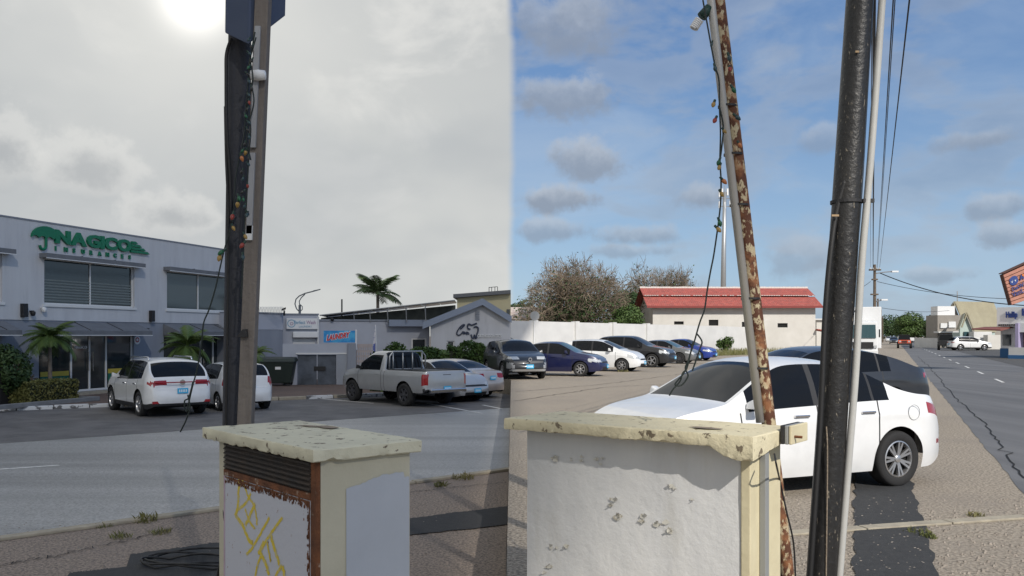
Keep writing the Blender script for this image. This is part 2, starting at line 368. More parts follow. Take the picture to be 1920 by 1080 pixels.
def car(name, label, sp, body, anchor, point, heading, z=0.0, group=None, glass=None, rim=None, cat='car', detail=True):
    """anchor: 'RL','RR','FL','FR' wheel whose outer contact stands at point (x, y). heading: degrees, forward direction."""
    L, Wd = sp['L'], sp['W']; xr, xf, wr = sp['xr'], sp['xf'], sp['wr']; sill = sp.get('sill', .2); glass = glass or m_glass
    a = R(heading); rot = Matrix.Rotation(a, 4, 'Z')
    lx = (xr if anchor[0] == 'R' else xf)-L/2; ly = (Wd/2-.06)*(1 if anchor[1] == 'L' else -1)
    off = rot @ Vector((lx, ly, 0)); root = empty(name, (point[0]-off.x, point[1]-off.y, z), a, label, cat, group)
    top, belt = sp['top'], sp['belt']; ra = wr+sp.get('gap', .055)
    seams = sp.get('seams', [])
    xs = set()
    k = 0
    while k <= 64: xs.add(round(L*k/64, 4)); k += 1
    for e in (.02,.05,.08,.12,.16,.21,.27,.34): xs |= {e, L-e}
    for xa in (xr, xf):
        for q in (-1.0,-.985,-.94,-.86,-.74,-.58,-.4,-.2,0,.2,.4,.58,.74,.86,.94,.985,1.0): xs.add(xa+q*ra)
        xs |= {xa-ra-.004, xa+ra+.004}
    for s_ in seams: xs |= {s_-.009, s_+.009}
    for w0, w1 in sp['windows']: xs |= {w0, w1}
    for t_ in ('shield', 'rear'):
        if sp.get(t_): xs |= set(sp[t_])
    for zx in sp.get('cuts', []): xs.add(zx)
    for p in top: xs.add(p[0])
    xs = sorted(x for x in xs if 0 <= x <= L); q = [xs[0]]
    for x in xs[1:]:
        if x-q[-1] > .0035: q.append(x)
    q[-1] = L; xs = q
    NS, NG = 12, 4; FR = (.93, .78, .55, .28, 0.0)
    fr_cr = sp.get('crown', 2.6)
    def half(x):
        e0 = min(1, x/sp.get('rend', .5)); e1 = min(1, (L-x)/sp.get('fend', .75))
        return Wd/2*(1-.17*(1-e0)**2.2)*(1-.24*(1-e1)**2.2)
    def sect(x):
        T = lerp_pts(top, x); B = min(lerp_pts(belt, x), T-.012); hw = half(x)
        e0 = max(0, 1-x/.3); e1 = max(0, 1-(L-x)/.4); low = sill+.09*e0**2+.06*e1**2
        for xa in (xr, xf):
            if abs(x-xa) <= ra: low = max(low, wr+math.sqrt(max(0, ra*ra-(x-xa)**2)))
        low = min(low, B-.03); pts = []
        for i in range(NS+1):
            zc = low+(B-low)*i/NS; u = (zc-sill)/max(.1, B-sill)
            y = hw*(1-.055*max(0, (.42-u)/.42)**2-.045*max(0, (u-.62)/.38)**2+.010*math.exp(-((u-.80)/.05)**2))
            pts.append((y, zc))
        yb = pts[-1][0]; Rz = B+(T-B)*sp.get('railf', .86)
        lean = sp.get('lean', .40)
        for j in range(1, NG+1):
            zc = B+(Rz-B)*j/NG; h = zc-B; pts.append((yb-.012-lean*h*(.55+.45*j/NG), zc))
        yR = pts[-1][0]
        for f in FR: pts.append((yR*f, Rz+(T-Rz)*(1-f**fr_cr)))
        return pts
    S = [sect(x) for x in xs]; NR = len(S[0])
    parts = {}
    def add(part, m, pts):
        if part not in parts: parts[part] = (MB(), m, {})
        mb, _, d = parts[part]; idx = []
        for p in pts:
            key = (round(p[0], 4), round(p[1], 4), round(p[2], 4))
            if key not in d: d[key] = len(mb.v); mb.v.append(Vector(p))
            if d[key] not in idx: idx.append(d[key])
        if len(idx) > 2: mb.f.append(tuple(idx))
    zones = sp.get('zones', [])
    def classify(c, kind, xm, row):
        if kind == 'glass' and any(w0 < xm < w1 for w0, w1 in sp['windows']):
            if S_h[0] > .07:
                k_ = [w0 < xm < w1 for w0, w1 in sp['windows']].index(True); return 'side_window_%d_%d' % (k_, 1 if c.y > 0 else 0), m_glass
            return 'window_trim#%d%d' % (c.y > 0, xm > L/2), m_trim
        if kind == 'glass' and sp['windows'][0][0] < xm < sp['windows'][-1][1]: return 'pillar_trim#%d%d' % (sum(xm > w0 for w0, _ in sp['windows']), c.y > 0), m_trim
        if kind == 'top':
            if sp.get('shield') and sp['shield'][0] < xm < sp['shield'][1]: return 'windshield', glass
            if sp.get('rear') and sp['rear'][0] < xm < sp['rear'][1]: return 'rear_window', glass
        if kind == 'side' and any(abs(xm-s_) < .008 for s_ in seams): return 'door_seam#%d%d' % (min(range(len(seams)), key=lambda q_: abs(seams[q_]-xm)), c.y > 0), m_trim
        for nm, mm, fn in zones:
            if fn(c.x, abs(c.y), c.z, kind): return (nm+'#%d' % (c.y > 0) if nm in ('headlight','taillight','reflector','fog_lamp') else nm), mm
        return 'body', body
    S_h = [0]
    for i in range(len(xs)-1):
        x0, x1 = xs[i], xs[i+1]; xm = (x0+x1)/2; S_h[0] = min(S[i][NS+NG][1]-S[i][NS][1], S[i+1][NS+NG][1]-S[i+1][NS][1])
        for r in range(NR-1):
            kind = 'side' if r < NS else 'glass' if r < NS+NG else 'rail' if r == NS+NG else 'top'
            for sg in (1, -1):
                P = [Vector((x0, sg*S[i][r][0], S[i][r][1])), Vector((x1, sg*S[i+1][r][0], S[i+1][r][1])), Vector((x1, sg*S[i+1][r+1][0], S[i+1][r+1][1])), Vector((x0, sg*S[i][r+1][0], S[i][r+1][1]))]
                if sg < 0: P.reverse()
                c = (P[0]+P[1]+P[2]+P[3])/4
                nm, mm = classify(c, kind, xm, r); add(nm, mm, P)
    NC = 16
    for end, x, sgn, bul in (('rear', 0.0, -1, sp.get('rbul', .07)), ('front', L, 1, sp.get('fbul', .13))):
        s = S[0] if end == 'rear' else S[-1]
        def cp(r, c):
            f = 1-2*c/NC; y = s[r][0]*f
            u = (s[r][1]-s[0][1])/max(.05, s[-1][1]-s[0][1])
            return Vector((x+sgn*bul*(1-f*f)*(.55+.45*math.sin(math.pi*min(1, u*1.05+.05)))+sgn*.035*math.sin(math.pi*u)*(1-f**4), y, s[r][1]))
        for r in range(NR-1):
            for c in range(NC):
                P = [cp(r, c), cp(r, c+1), cp(r+1, c+1), cp(r+1, c)]
                if sgn > 0: P.reverse()
                cc = (P[0]+P[1]+P[2]+P[3])/4
                nm, mm = classify(cc, 'cap', cc.x, r); add(nm, mm, P)
    sh = Vector((-L/2, 0, 0)); bodyo = None
    for nm in sorted(parts, key=lambda n: n != 'body'):
        mb, mm, _ = parts[nm]; mb.v = [p+sh for p in mb.v]; nm = nm.split('#')[0]
        par = root
        base = 'side_window' if nm.startswith('side_window') else nm
        o = mb.build(base, mm, par, smooth=(38 if nm == 'body' else True))
        if nm == 'body': bodyo = o
        elif nm == 'door_seam': o.parent = bodyo
    # underbody and wheels
    MB().box((.25-L/2, -Wd/2+.27, sill+.02), (L/2-.3, Wd/2-.27, lerp_pts(belt, L/2)-.12)).build('underbody', m_under, root)
    ty, rm, dk = wheel_meshes(wr, sp.get('ww', .21), sp.get('rimstyle', 'star'), sp.get('spokes', 5), rim or m_alloy)
    for xa in (xr, xf):
        for sg in (1, -1):
            mt = Matrix.Translation((xa-L/2, sg*(Wd/2-.115), wr)) @ Matrix.Rotation(0 if sg > 0 else math.pi, 4, 'Z')
            w = inst(ty, root, mt, 'wheel'); inst(rm, w, Matrix(), 'rim'); inst(dk, w, Matrix(), 'brake_disc')
    if detail:
        xm_ = sp.get('mirror', sp['shield'][1]-.38 if sp.get('shield') else L*.6)
        zb = lerp_pts(belt, xm_)
        for sg in (1, -1):
            mir = MB(); yy = half(xm_)*.955
            prof = [(.0,.0),(.10,.035),(.145,.075),(.15,.11),(.12,.145),(.05,.155),(0,.15)]
            mir.hexa([(xm_-L/2-.05, sg*(yy-.02), zb+.03), (xm_-L/2+.05, sg*(yy-.02), zb+.03), (xm_-L/2+.07, sg*(yy+.20), zb+.04), (xm_-L/2-.06, sg*(yy+.20), zb+.04),
                      (xm_-L/2-.05, sg*(yy-.02), zb+.10), (xm_-L/2+.03, sg*(yy-.02), zb+.10), (xm_-L/2+.03, sg*(yy+.19), zb+.18), (xm_-L/2-.06, sg*(yy+.19), zb+.18)])
            mir.build('mirror', sp.get('mirror_mat', body), root, smooth=50, bevel=.022)
        for xh, zh in sp.get('handles', []):
            for sg in (1, -1):
                y = half(xh)*.985
                hd = MB().box((xh-L/2-.10, sg*(y-.012), zh), (xh-L/2+.10, sg*(y+.028), zh+.028))
                hd.build('door_handle', sp.get('handle_mat', body), root, bevel=.008)
        for end in sp.get('plates', ('front', 'rear')):
            zc = sp.get('plate_z', {}).get(end, .45 if end == 'front' else .75)
            x = (L/2+sp.get('fbul', .13)*.98+.03) if end == 'front' else (-L/2-sp.get('rbul', .07)*.98-.032)
            sgn = 1 if end == 'front' else -1
            pl = MB().box((x, -.15, zc-.075), (x+sgn*.015, .15, zc+.075)).build('license_plate', m_plate, root, bevel=.004)
            ch = MB()
            for k in range(5): ch.box((x+sgn*.016, -.11+k*.047, zc-.035), (x+sgn*.018, -.11+k*.047+.028, zc+.035))
            ch.build('plate_characters', m_plate_text, pl)
    return root

def lamps(head, tail, grille=None, extra=()):
    z = []
    for h in head: z.append(('headlight', m_lamp, h))
    for t in tail: z.append(('taillight', m_tail, t))
    if grille: z.append(('grille', m_trim, grille))
    return z+list(extra)
def sedan(L=4.4, W_=1.72, H=1.45, wr=.31, zones=None, **kw):
    s = L/4.4; h = H/1.45
    d = dict(L=L, W=W_, xr=.98*s, xf=3.56*s, wr=wr,
        top=[(0,.78*h),(.06*s,.96*h),(.18*s,1.015*h),(.50*s,1.045*h),(.80*s,1.12*h),(1.35*s,1.36*h),(1.75*s,1.44*h),(2.25*s,1.455*h),(2.62*s,1.40*h),(3.32*s,1.03*h),(3.42*s,.995*h),(3.9*s,.91*h),(4.22*s,.80*h),(4.36*s,.70*h),(4.4*s,.62*h)],
        belt=[(0,.72*h),(.08*s,.86*h),(.4*s,.945*h),(1.0*s,.975*h),(2.0*s,.95*h),(3.2*s,.90*h),(3.9*s,.82*h),(4.25*s,.71*h),(4.4*s,.58*h)],
        shield=(2.62*s,3.34*s), rear=(.78*s,1.38*s), windows=[(.98*s,1.22*s),(1.26*s,2.08*s),(2.16*s,3.10*s)], seams=[1.18*s,2.12*s,3.22*s],
        handles=[(1.42*s,.80*h),(2.38*s,.79*h)], mirror=2.98*s, plate_z={'front':.42,'rear':.78*h})
    zf = L; d['zones'] = zones if zones is not None else lamps(
        [lambda x,y,z,k: x > L-.50 and .60*h < z < .74*h and y > .42 and z < .66*h+(L-x)*.22+.03 and z > .56*h+(L-x)*.16],
        [lambda x,y,z,k: x < .26 and .74*h < z < .93*h and y > .44],
        lambda x,y,z,k: x > L-.02 and y < .50 and (.545*h < z < .635*h or .27*h < z < .38*h),
        [('bumper_trim', m_trim, lambda x,y,z,k: x < .3 and z < .27 and k != 'top')])
    d.update(kw); return d
def hatch(L=3.8, W_=1.68, H=1.5, wr=.30, zones=None, **kw):
    s = L/3.8; h = H/1.5
    d = dict(L=L, W=W_, xr=.62*s, xf=3.06*s, wr=wr,
        top=[(0,.74*h),(.05*s,1.02*h),(.14*s,1.12*h),(.42*s,1.40*h),(.62*s,1.465*h),(1.2*s,1.50*h),(1.8*s,1.49*h),(2.12*s,1.43*h),(2.86*s,1.08*h),(2.96*s,1.03*h),(3.4*s,.92*h),(3.66*s,.78*h),(3.77*s,.68*h),(3.8*s,.60*h)],
        belt=[(0,.68*h),(.06*s,.92*h),(.3*s,1.0*h),(1.0*s,.98*h),(2.0*s,.94*h),(2.9*s,.90*h),(3.4*s,.80*h),(3.7*s,.68*h),(3.8*s,.56*h)],
        shield=(2.12*s,2.90*s), rear=(.10*s,.50*s), windows=[(.62*s,.78*s),(.82*s,1.58*s),(1.66*s,2.64*s)], seams=[.76*s,1.62*s,2.76*s],
        handles=[(.95*s,.82*h),(1.86*s,.80*h)], mirror=2.52*s, plate_z={'front':.42,'rear':.80*h}, rend=.35, railf=.88, lean=.34)
    d['zones'] = zones if zones is not None else lamps(
        [lambda x,y,z,k: x > L-.52 and y > .40 and .58*h+(L-x)*.20 < z < .68*h+(L-x)*.30],
        [lambda x,y,z,k: x < .20 and .80*h < z < 1.06*h and y > .55],
        lambda x,y,z,k: x > L-.02 and y < .48 and (.54*h < z < .60*h or .26*h < z < .38*h),
        [('bumper_trim', m_trim, lambda x,y,z,k: x < .25 and z < .30 and k != 'top')])
    d.update(kw); return d
def suv(L=4.45, W_=1.85, H=1.64, wr=.35, zones=None, clad=.40, **kw):
    s = L/4.45; h = H/1.64
    d = dict(L=L, W=W_, xr=.88*s, xf=3.56*s, wr=wr, sill=.24,
        top=[(0,.80*h),(.05*s,1.04*h),(.12*s,1.14*h),(.46*s,1.46*h),(.66*s,1.58*h),(1.4*s,1.64*h),(2.0*s,1.635*h),(2.46*s,1.58*h),(3.22*s,1.17*h),(3.32*s,1.12*h),(3.85*s,1.03*h),(4.24*s,.92*h),(4.40*s,.80*h),(4.45*s,.70*h)],
        belt=[(0,.74*h),(.06*s,.98*h),(.3*s,1.09*h),(1.0*s,1.06*h),(2.0*s,1.02*h),(3.2*s,1.0*h),(3.9*s,.92*h),(4.3*s,.80*h),(4.45*s,.66*h)],
        shield=(2.46*s,3.25*s), rear=(.11*s,.56*s), windows=[(.66*s,1.00*s),(1.05*s,1.92*s),(2.00*s,3.02*s)], seams=[.98*s,1.96*s,3.14*s],
        handles=[(1.2*s,.90*h),(2.2*s,.89*h)], mirror=2.86*s, plate_z={'front':.52,'rear':.74*h}, rend=.4, railf=.88, lean=.36, gap=.07)
    d['zones'] = zones if zones is not None else lamps(
        [lambda x,y,z,k: x > L-.50 and y > .44 and .70*h+(L-x)*.12 < z < .80*h+(L-x)*.20],
        [lambda x,y,z,k: x < .22 and .90*h < z < 1.00*h and y > .48],
        lambda x,y,z,k: x > L-.02 and y < .62 and (.62*h < z < .74*h or .32*h < z < .46*h),
        [('cladding', m_trim, lambda x,y,z,k: z < clad and k in ('side', 'cap'))])
    d.update(kw); return d

# ------------------------------------------------------------------ plants
def leaf_cloud(mb, centre, rad, n, size, rng, shell=.45, squash=1.0):
    for _ in range(n):
        while True:
            p = Vector((rng.uniform(-1,1), rng.uniform(-1,1), rng.uniform(-1,1)))
            if shell < p.length < 1: break
        c = Vector((centre[0]+p.x*rad[0], centre[1]+p.y*rad[1], centre[2]+p.z*rad[2]))
        nrm = (p.normalized()+Vector((rng.gauss(0,.6), rng.gauss(0,.6), rng.gauss(0,.6)+.4))).normalized()
        t = nrm.orthogonal().normalized(); t = Matrix.Rotation(rng.uniform(0, 6.28), 3, nrm) @ t; b = nrm.cross(t); s = size*rng.uniform(.6, 1.35)
        mb.quad(c-t*s, c+b*s*.45+nrm*s*.15, c+t*s, c-b*s*.45+nrm*s*.1)
    return mb
def leafmat(name, c1, c2): 
    M = mat(name, c1, .55, col2=c2, nscale=1.2, thr=(.35,.65), spec=.3, wpos=True); return M
m_leaf = leafmat('green_leaves', (.045,.085,.022), (.085,.13,.035)); m_leaf_dark = leafmat('dark_leaves', (.022,.048,.016), (.05,.085,.025))
m_leaf_olive = leafmat('olive_leaves', (.075,.085,.035), (.12,.105,.05)); m_hedge = leafmat('hedge_leaves', (.035,.075,.02), (.07,.12,.03)); m_box_hedge = leafmat('clipped_leaves', (.10,.115,.035), (.16,.15,.05))
m_bark = mat('bark', (.16,.125,.095), .9, col2=(.09,.07,.055), nscale=6, bump=.4); m_twig = mat('grey_twigs', (.27,.215,.16), .9, col2=(.16,.125,.09), nscale=2)
m_palm = leafmat('palm_leaves', (.055,.10,.025), (.10,.15,.04)); m_palm_dark = leafmat('far_palm_leaves', (.05,.085,.035), (.09,.13,.05)); m_ptrunk = mat('palm_trunk', (.22,.19,.16), .9, col2=(.12,.10,.085), nscale=9, bump=.4)
m_grass = leafmat('grass', (.10,.12,.035), (.17,.15,.06))

def branches(mb, p, d, length, r, depth, rng, tips, spread=.7, n=4, tw=None):
    pts = [p]; q = p; dd = d.copy()
    for k in range(3):
        dd = (dd+Vector((rng.gauss(0,.12), rng.gauss(0,.12), rng.gauss(0,.08)))).normalized(); q = q+dd*length/3; pts.append(q)
    tgt = tw if (tw is not None and depth <= 2) else mb
    tgt.tube(pts, [max(.022, r), max(.020, r*.86), max(.018, r*.72), max(.014, r*.58)], 6 if depth > 3 else 3, cap=False)
    tips.append((q, depth))
    if depth == 0: return
    for k in range(n if depth > 1 else n+1):
        a = rng.uniform(0, 6.283); side = dd.orthogonal().normalized(); side = Matrix.Rotation(a, 3, dd) @ side
        nd = (dd*(1-spread*.4)+side*spread*rng.uniform(.6,1.2)+Vector((0,0,.12))).normalized()
        st = pts[rng.choice((2,3,3))]
        branches(mb, st, nd, length*rng.uniform(.62,.82), r*.56, depth-1, rng, tips, spread, n, tw)
def bare_tree(base, h, wid, label, name='tree', seed=1, leaves=2500, group=None, lean=(0,0)):
    rng = random.Random(seed); t = empty(name, base, 0, label, 'tree', group)
    tr, tw, tips = MB(), MB(), []
    fk = h*.16
    tr.tube([(0,0,-.1),(.05,.02,fk*.5),(0,0,fk)], [h*.035,h*.028,h*.026], 8)
    for k in range(11):
        a = k*6.283/11*2+rng.uniform(-.3,.3)
        d = Vector((math.cos(a)*1.25+lean[0], math.sin(a)*1.0+lean[1], rng.uniform(.35,1.5))).normalized()
        branches(tr, Vector((0,0,fk*.85)), d, h*.30, h*.016, 4, rng, tips, .85, 4, tw)
    ex = sorted(abs(p.x) for p, _ in tips); ez_ = sorted(p.z for p, _ in tips)
    sx = wid/2/ex[int(len(ex)*.97)]; sz = h/ez_[int(len(ez_)*.985)]
    def fit(mb): mb.v = [Vector((v.x*sx, v.y*sx, v.z*sz)) for v in mb.v]
    fit(tr); fit(tw)
    for _ in range(11000):                             # fine outer twigs, pointing outwards from the crown's heart
        while True:
            q = Vector((rng.uniform(-1,1), rng.uniform(-1,1), rng.uniform(-.55,1)))
            if .35 < q.length < 1: break
        lump = 1+.13*math.sin(q.x*7+seed)*math.cos(q.z*6+q.y*5)
        p = Vector((q.x*wid*.49*lump, q.y*wid*.42*lump, h*.42+q.z*h*.56*lump))
        d = (q.normalized()+Vector((rng.gauss(0,.45), rng.gauss(0,.45), rng.gauss(.15,.35)))).normalized(); l = rng.uniform(.35,.95); w = d.orthogonal().normalized()*rng.uniform(.010,.022)
        tw.quad(p-w, p+w, p+d*l+Vector((rng.gauss(0,.08), rng.gauss(0,.08), -.05)))
    tr.build('trunk', m_bark, t, smooth=True); tw.build('twigs', m_twig, t)['kind'] = 'stuff'
    lf = MB(); ends = [Vector((p.x*sx, p.y*sx, p.z*sz)) for p, d in tips if d <= 2]
    for _ in range(leaves):
        p = rng.choice(ends)+Vector((rng.gauss(0,.2), rng.gauss(0,.2), rng.gauss(0,.16)))*1.0
        if rng.random() < min(.93, max(.1, (p.z/h-.25)*1.6)): continue
        nrm = Vector((rng.gauss(0,1), rng.gauss(0,1), rng.gauss(.6,1))).normalized(); tt = nrm.orthogonal().normalized(); b = nrm.cross(tt); s = rng.uniform(.07,.17)
        lf.quad(p-tt*s, p+b*s*.6, p+tt*s, p-b*s*.6)
    for _ in range(4200):
        while True:
            q = Vector((rng.uniform(-1,1), rng.uniform(-1,1), rng.uniform(-.8,.6)))
            if q.length < .8: break
        p = Vector((q.x*wid*.46, q.y*wid*.4, h*.38+q.z*h*.42)); nrm = Vector((rng.gauss(0,1), rng.gauss(0,1), rng.gauss(.6,1))).normalized(); tt = nrm.orthogonal().normalized(); b = nrm.cross(tt); s = rng.uniform(.10,.22)
        lf.quad(p-tt*s, p+b*s*.6, p+tt*s, p-b*s*.6)
    lf.build('crown', m_leaf_olive if leaves < 9000 else m_leaf_dark, t)['kind'] = 'stuff'
    return t
def leafy_tree(base, h, wid, label, name='tree', seed=1, n=9000, m=None, leaf=.16, group=None, crown_from=.25, cat='tree'):
    rng = random.Random(seed); t = empty(name, base, 0, label, cat, group); m = m or m_leaf
    tr = MB(); tr.tube([(0,0,-.1),(h*.01,0,h*.2),(0,0,h*.45)], [h*.03,h*.024,h*.014], 8); tips = []
    for k in range(6):
        a = k*1.05+rng.uniform(-.3,.3); d = Vector((math.cos(a), math.sin(a), 1.1)).normalized()
        branches(tr, Vector((0,0,h*.28)), d, h*.22, h*.010, 2, rng, tips, .7, 3)
    lf = MB(); blobs = 16; zc = h*(crown_from+1)/2; rz = h*(1-crown_from)/2
    for k in range(blobs):
        while True:
            p = Vector((rng.uniform(-1,1), rng.uniform(-1,1), rng.uniform(-1,1)))
            if p.length < 1: break
        f = rng.uniform(.26,.46)
        leaf_cloud(lf, (p.x*(wid/2)*(1-f*.8), p.y*(wid/2)*(1-f*.8), zc+p.z*rz*(1-f*.8)), (wid/2*f, wid/2*f, rz*f*1.05), n//blobs, leaf, rng, .55)
    tr.build('trunk', m_bark, t, smooth=True); lf.build('crown', m, t)['kind'] = 'stuff'
    return t
def frond_mesh(length, droop, m, rng, lw=.022, nl=26, ll=.34):
    mb = MB(); pts = []
    for k in range(11):
        s = k/10; pts.append(Vector((length*(s-.16*droop*s*s), 0, length*(.42*s-droop*.85*s*s))))
    mb.tube(pts, [.018*(1-.8*k/10)*max(1, length) for k in range(11)], 4)
    for k in range(nl):
        s = .12+.88*k/nl; i = min(9, int(s*10)); f = s*10-i; p = pts[i].lerp(pts[i+1], f); t = (pts[i+1]-pts[i]).normalized()
        l = ll*length*math.sin(math.pi*(.12+.80*s))**.7
        for sg in (1,-1):
            d = (t*.75+Vector((0,sg*.8,-.12-.25*rng.random()))).normalized(); q = p+d*l*rng.uniform(.85,1.1)+Vector((0,0,-.22*l))
            w = t*lw*length; mid = p.lerp(q, .5)+Vector((0,0,.06*l))
            mb.quad(p-w*.5, p+w*.5, mid+w*.8, mid-w*.8); mb.quad(mid-w*.8, mid+w*.8, q+w*.1, q-w*.1)
    o = mb.build('frond', m, origin=(0,0,0)); C.objects.unlink(o); return o
def palm(base, h, fl, n, label, seed, m, trunk_r=.08, group=None, droop=(.4,1.2)):
    rng = random.Random(seed); t = empty('palm_tree', base, 0, label, 'palm tree', group)
    bend = rng.uniform(-.1,.1)*h*.3
    MB().tube([(0,0,-.1),(bend*.3,0,h*.35),(bend*.7,0,h*.7),(bend,0,h)], [trunk_r*1.35,trunk_r,trunk_r*.9,trunk_r*.8], 10).build('trunk', m_ptrunk, t, smooth=True)
    ms = [frond_mesh(fl, rng.uniform(*droop), m, rng) for _ in range(4)]
    for k in range(n):
        a = k*2.399+rng.uniform(-.2,.2); tilt = rng.uniform(-.95,.35) if k % 3 else rng.uniform(-1.25,-.7); s = rng.uniform(.8,1.1)
        inst(ms[k % 4], t, Matrix.Translation((bend,0,h)) @ Matrix.Rotation(a,4,'Z') @ Matrix.Rotation(tilt,4,'Y') @ Matrix.Scale(s,4), 'frond')
    return t
def tuft(base, r, h, n, label, seed, m=None, name='grass_tuft', group=None, cat='weeds'):
    rng = random.Random(seed); mb = MB()
    for _ in range(n):
        a = rng.uniform(0,6.28); q = r*math.sqrt(rng.random()); p = Vector((base[0]+math.cos(a)*q, base[1]+math.sin(a)*q, base[2]))
        d = Vector((rng.gauss(0,.5), rng.gauss(0,.5), 1)).normalized(); l = h*rng.uniform(.4,1.1); w = Vector((math.cos(a*3), math.sin(a*3), 0))*max(.004, h*.05)
        mb.quad(p-w, p+w, p+d*l*.6+w*.6+Vector((0,0,0)), p+d*l+Vector((rng.gauss(0,.2)*l, rng.gauss(0,.2)*l, 0)))
    o = mb.build(name, m or m_grass); tag(o, label, cat, group); o['kind'] = 'stuff'; return o
def hedge(poly, z0, h, n, label, seed, m, leaf=.07, name='hedge'):
    """poly: list of (x,y,width) along the hedge"""
    rng = random.Random(seed); t = empty(name, (poly[0][0], poly[0][1], z0), 0, label, 'hedge')
    lf, st = MB(), MB(); o = Vector((poly[0][0], poly[0][1], 0))
    for _ in range(n):
        k = rng.randrange(len(poly)-1); f = rng.random(); a, b = Vector(poly[k][:2]+(0,)), Vector(poly[k+1][:2]+(0,)); w = poly[k][2]
        d = (b-a).normalized(); nn = Vector((-d.y, d.x, 0)); c = a.lerp(b, f)
        hh = h*(1+.10*math.sin(c.x*3.1+c.y*2.3)+.06*math.sin(c.x*9+seed))
        e = rng.choice((0,0,1)); v = rng.uniform(-1,1); zt = rng.random()
        p = c-o+nn*w*.5*(v if e else rng.choice((-1,1))*rng.uniform(.7,1.05))+Vector((0,0,hh*(rng.uniform(.88,1.08) if e else zt)))
        nrm = Vector((rng.gauss(0,.7), rng.gauss(0,.7), rng.gauss(.6,.6))).normalized(); tt = nrm.orthogonal().normalized(); tt = Matrix.Rotation(rng.uniform(0,6.28),3,nrm) @ tt; bb = nrm.cross(tt); s = leaf*rng.uniform(.6,1.4)
        lf.quad(p-tt*s, p+bb*s*.5, p+tt*s, p-bb*s*.5)
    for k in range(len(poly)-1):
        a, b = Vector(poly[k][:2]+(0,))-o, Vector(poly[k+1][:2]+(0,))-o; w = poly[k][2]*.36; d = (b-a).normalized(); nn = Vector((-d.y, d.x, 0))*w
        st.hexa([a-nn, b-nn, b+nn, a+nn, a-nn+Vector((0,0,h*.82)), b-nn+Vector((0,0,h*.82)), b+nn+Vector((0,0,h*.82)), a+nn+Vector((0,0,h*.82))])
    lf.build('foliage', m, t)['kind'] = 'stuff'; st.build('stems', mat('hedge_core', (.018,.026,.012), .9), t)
    return t
# ------------------------------------------------------------------ ground
m_base = mat('sandy_ground', (.26,.225,.185), .95, col2=(.19,.165,.135), nscale=.6, bump=.3, bscale=40, wpos=True)
m_lot = mat('worn_beige_asphalt', (.43,.37,.295), .95, col2=(.13,.11,.09), nscale=34, thr=(.42,.60), namt=.85, bump=.8, bscale=70, wpos=True, col3=(.24,.21,.18), n3=(.35,.5,.72,.6))
m_lot_left = mat('worn_brown_verge', (.34,.275,.225), .95, col2=(.12,.10,.085), nscale=36, thr=(.42,.60), namt=.9, bump=.8, bscale=70, wpos=True, col3=(.22,.18,.155), n3=(.5,.45,.7,.55))
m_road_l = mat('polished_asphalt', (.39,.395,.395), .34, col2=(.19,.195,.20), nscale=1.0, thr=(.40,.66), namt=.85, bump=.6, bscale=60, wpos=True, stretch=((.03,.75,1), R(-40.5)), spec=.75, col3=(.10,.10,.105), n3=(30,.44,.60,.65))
m_road_r = mat('grey_asphalt', (.16,.16,.163), .75, col2=(.105,.105,.108), nscale=1.0, thr=(.35,.65), bump=.3, bscale=60, wpos=True, stretch=((1.0,.05,1), R(24)))
m_dark_asph = mat('dark_asphalt', (.06,.06,.062), .85, col2=(.09,.088,.085), nscale=2.2, bump=.4, bscale=60, wpos=True)
m_apron = mat('old_asphalt', (.165,.16,.16), .85, col2=(.085,.084,.086), nscale=1.2, bump=.4, bscale=50, wpos=True, col3=(.17,.16,.15), n3=(12,.55,.7,.5))
m_trench = mat('trench_asphalt', (.028,.029,.031), .9, col2=(.042,.043,.045), nscale=14, bump=.6, bscale=60, wpos=True)
m_conc = mat('kerb_concrete', (.40,.36,.28), .9, col2=(.28,.25,.20), nscale=7, bump=.4, bscale=40, wpos=True)
m_kerb_w = mat('kerb_white_paint', (.58,.60,.62), .8, col2=(.12,.12,.125), nscale=5, thr=(.52,.60), bump=.3, wpos=True)
m_line = mat('white_road_paint', (.66,.66,.64), .7, col2=(.30,.30,.30), nscale=9, thr=(.5,.72), wpos=True)

def sheet(name, pts, z, m, label=None):
    return struct(MB().quad(*[(p[0], p[1], z) for p in pts]).build(name, m), label)
sheet('ground', [(-4000,-300),(4000,-300),(4000,6000),(-4000,6000)], -.66, m_base)
# street side (lower)
K0, K1 = gl(0,1010), gl(955,880); kd = (K1-K0).normalized(); kn = Vector((-kd.y, kd.x, 0))
F0, F1 = gl(0,832), gl(955,765); fd = (F1-F0).normalized()
XR = -.06
def on_line(p, d, x): return p+d*((x-p.x)/d.x)
sheet('verge', [(-60,-8),(XR,-8),(XR,33),(-.6,34),(-3.2,36.4),(-3.2,75),(-60,75)], ZL, m_lot_left)
a, b = on_line(K0, kd, -60), on_line(K0, kd, XR); c, d = on_line(F0, fd, XR), on_line(F0, fd, -60)
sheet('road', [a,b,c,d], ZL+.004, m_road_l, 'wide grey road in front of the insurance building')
k0, k1 = gl(0,771), gl(640,746); ked = (k1-k0).normalized()
e0, e1 = on_line(k0, ked, -50), on_line(k0, ked, -3.2)
sheet('parking_apron', [d,c,(XR,33),(-.6,34),e1,e0], ZL+.008, m_apron, 'rough old asphalt parking strip between the road and the shops')
m_paver = bpy.data.materials.new('brick_pavers'); m_paver.use_nodes = True
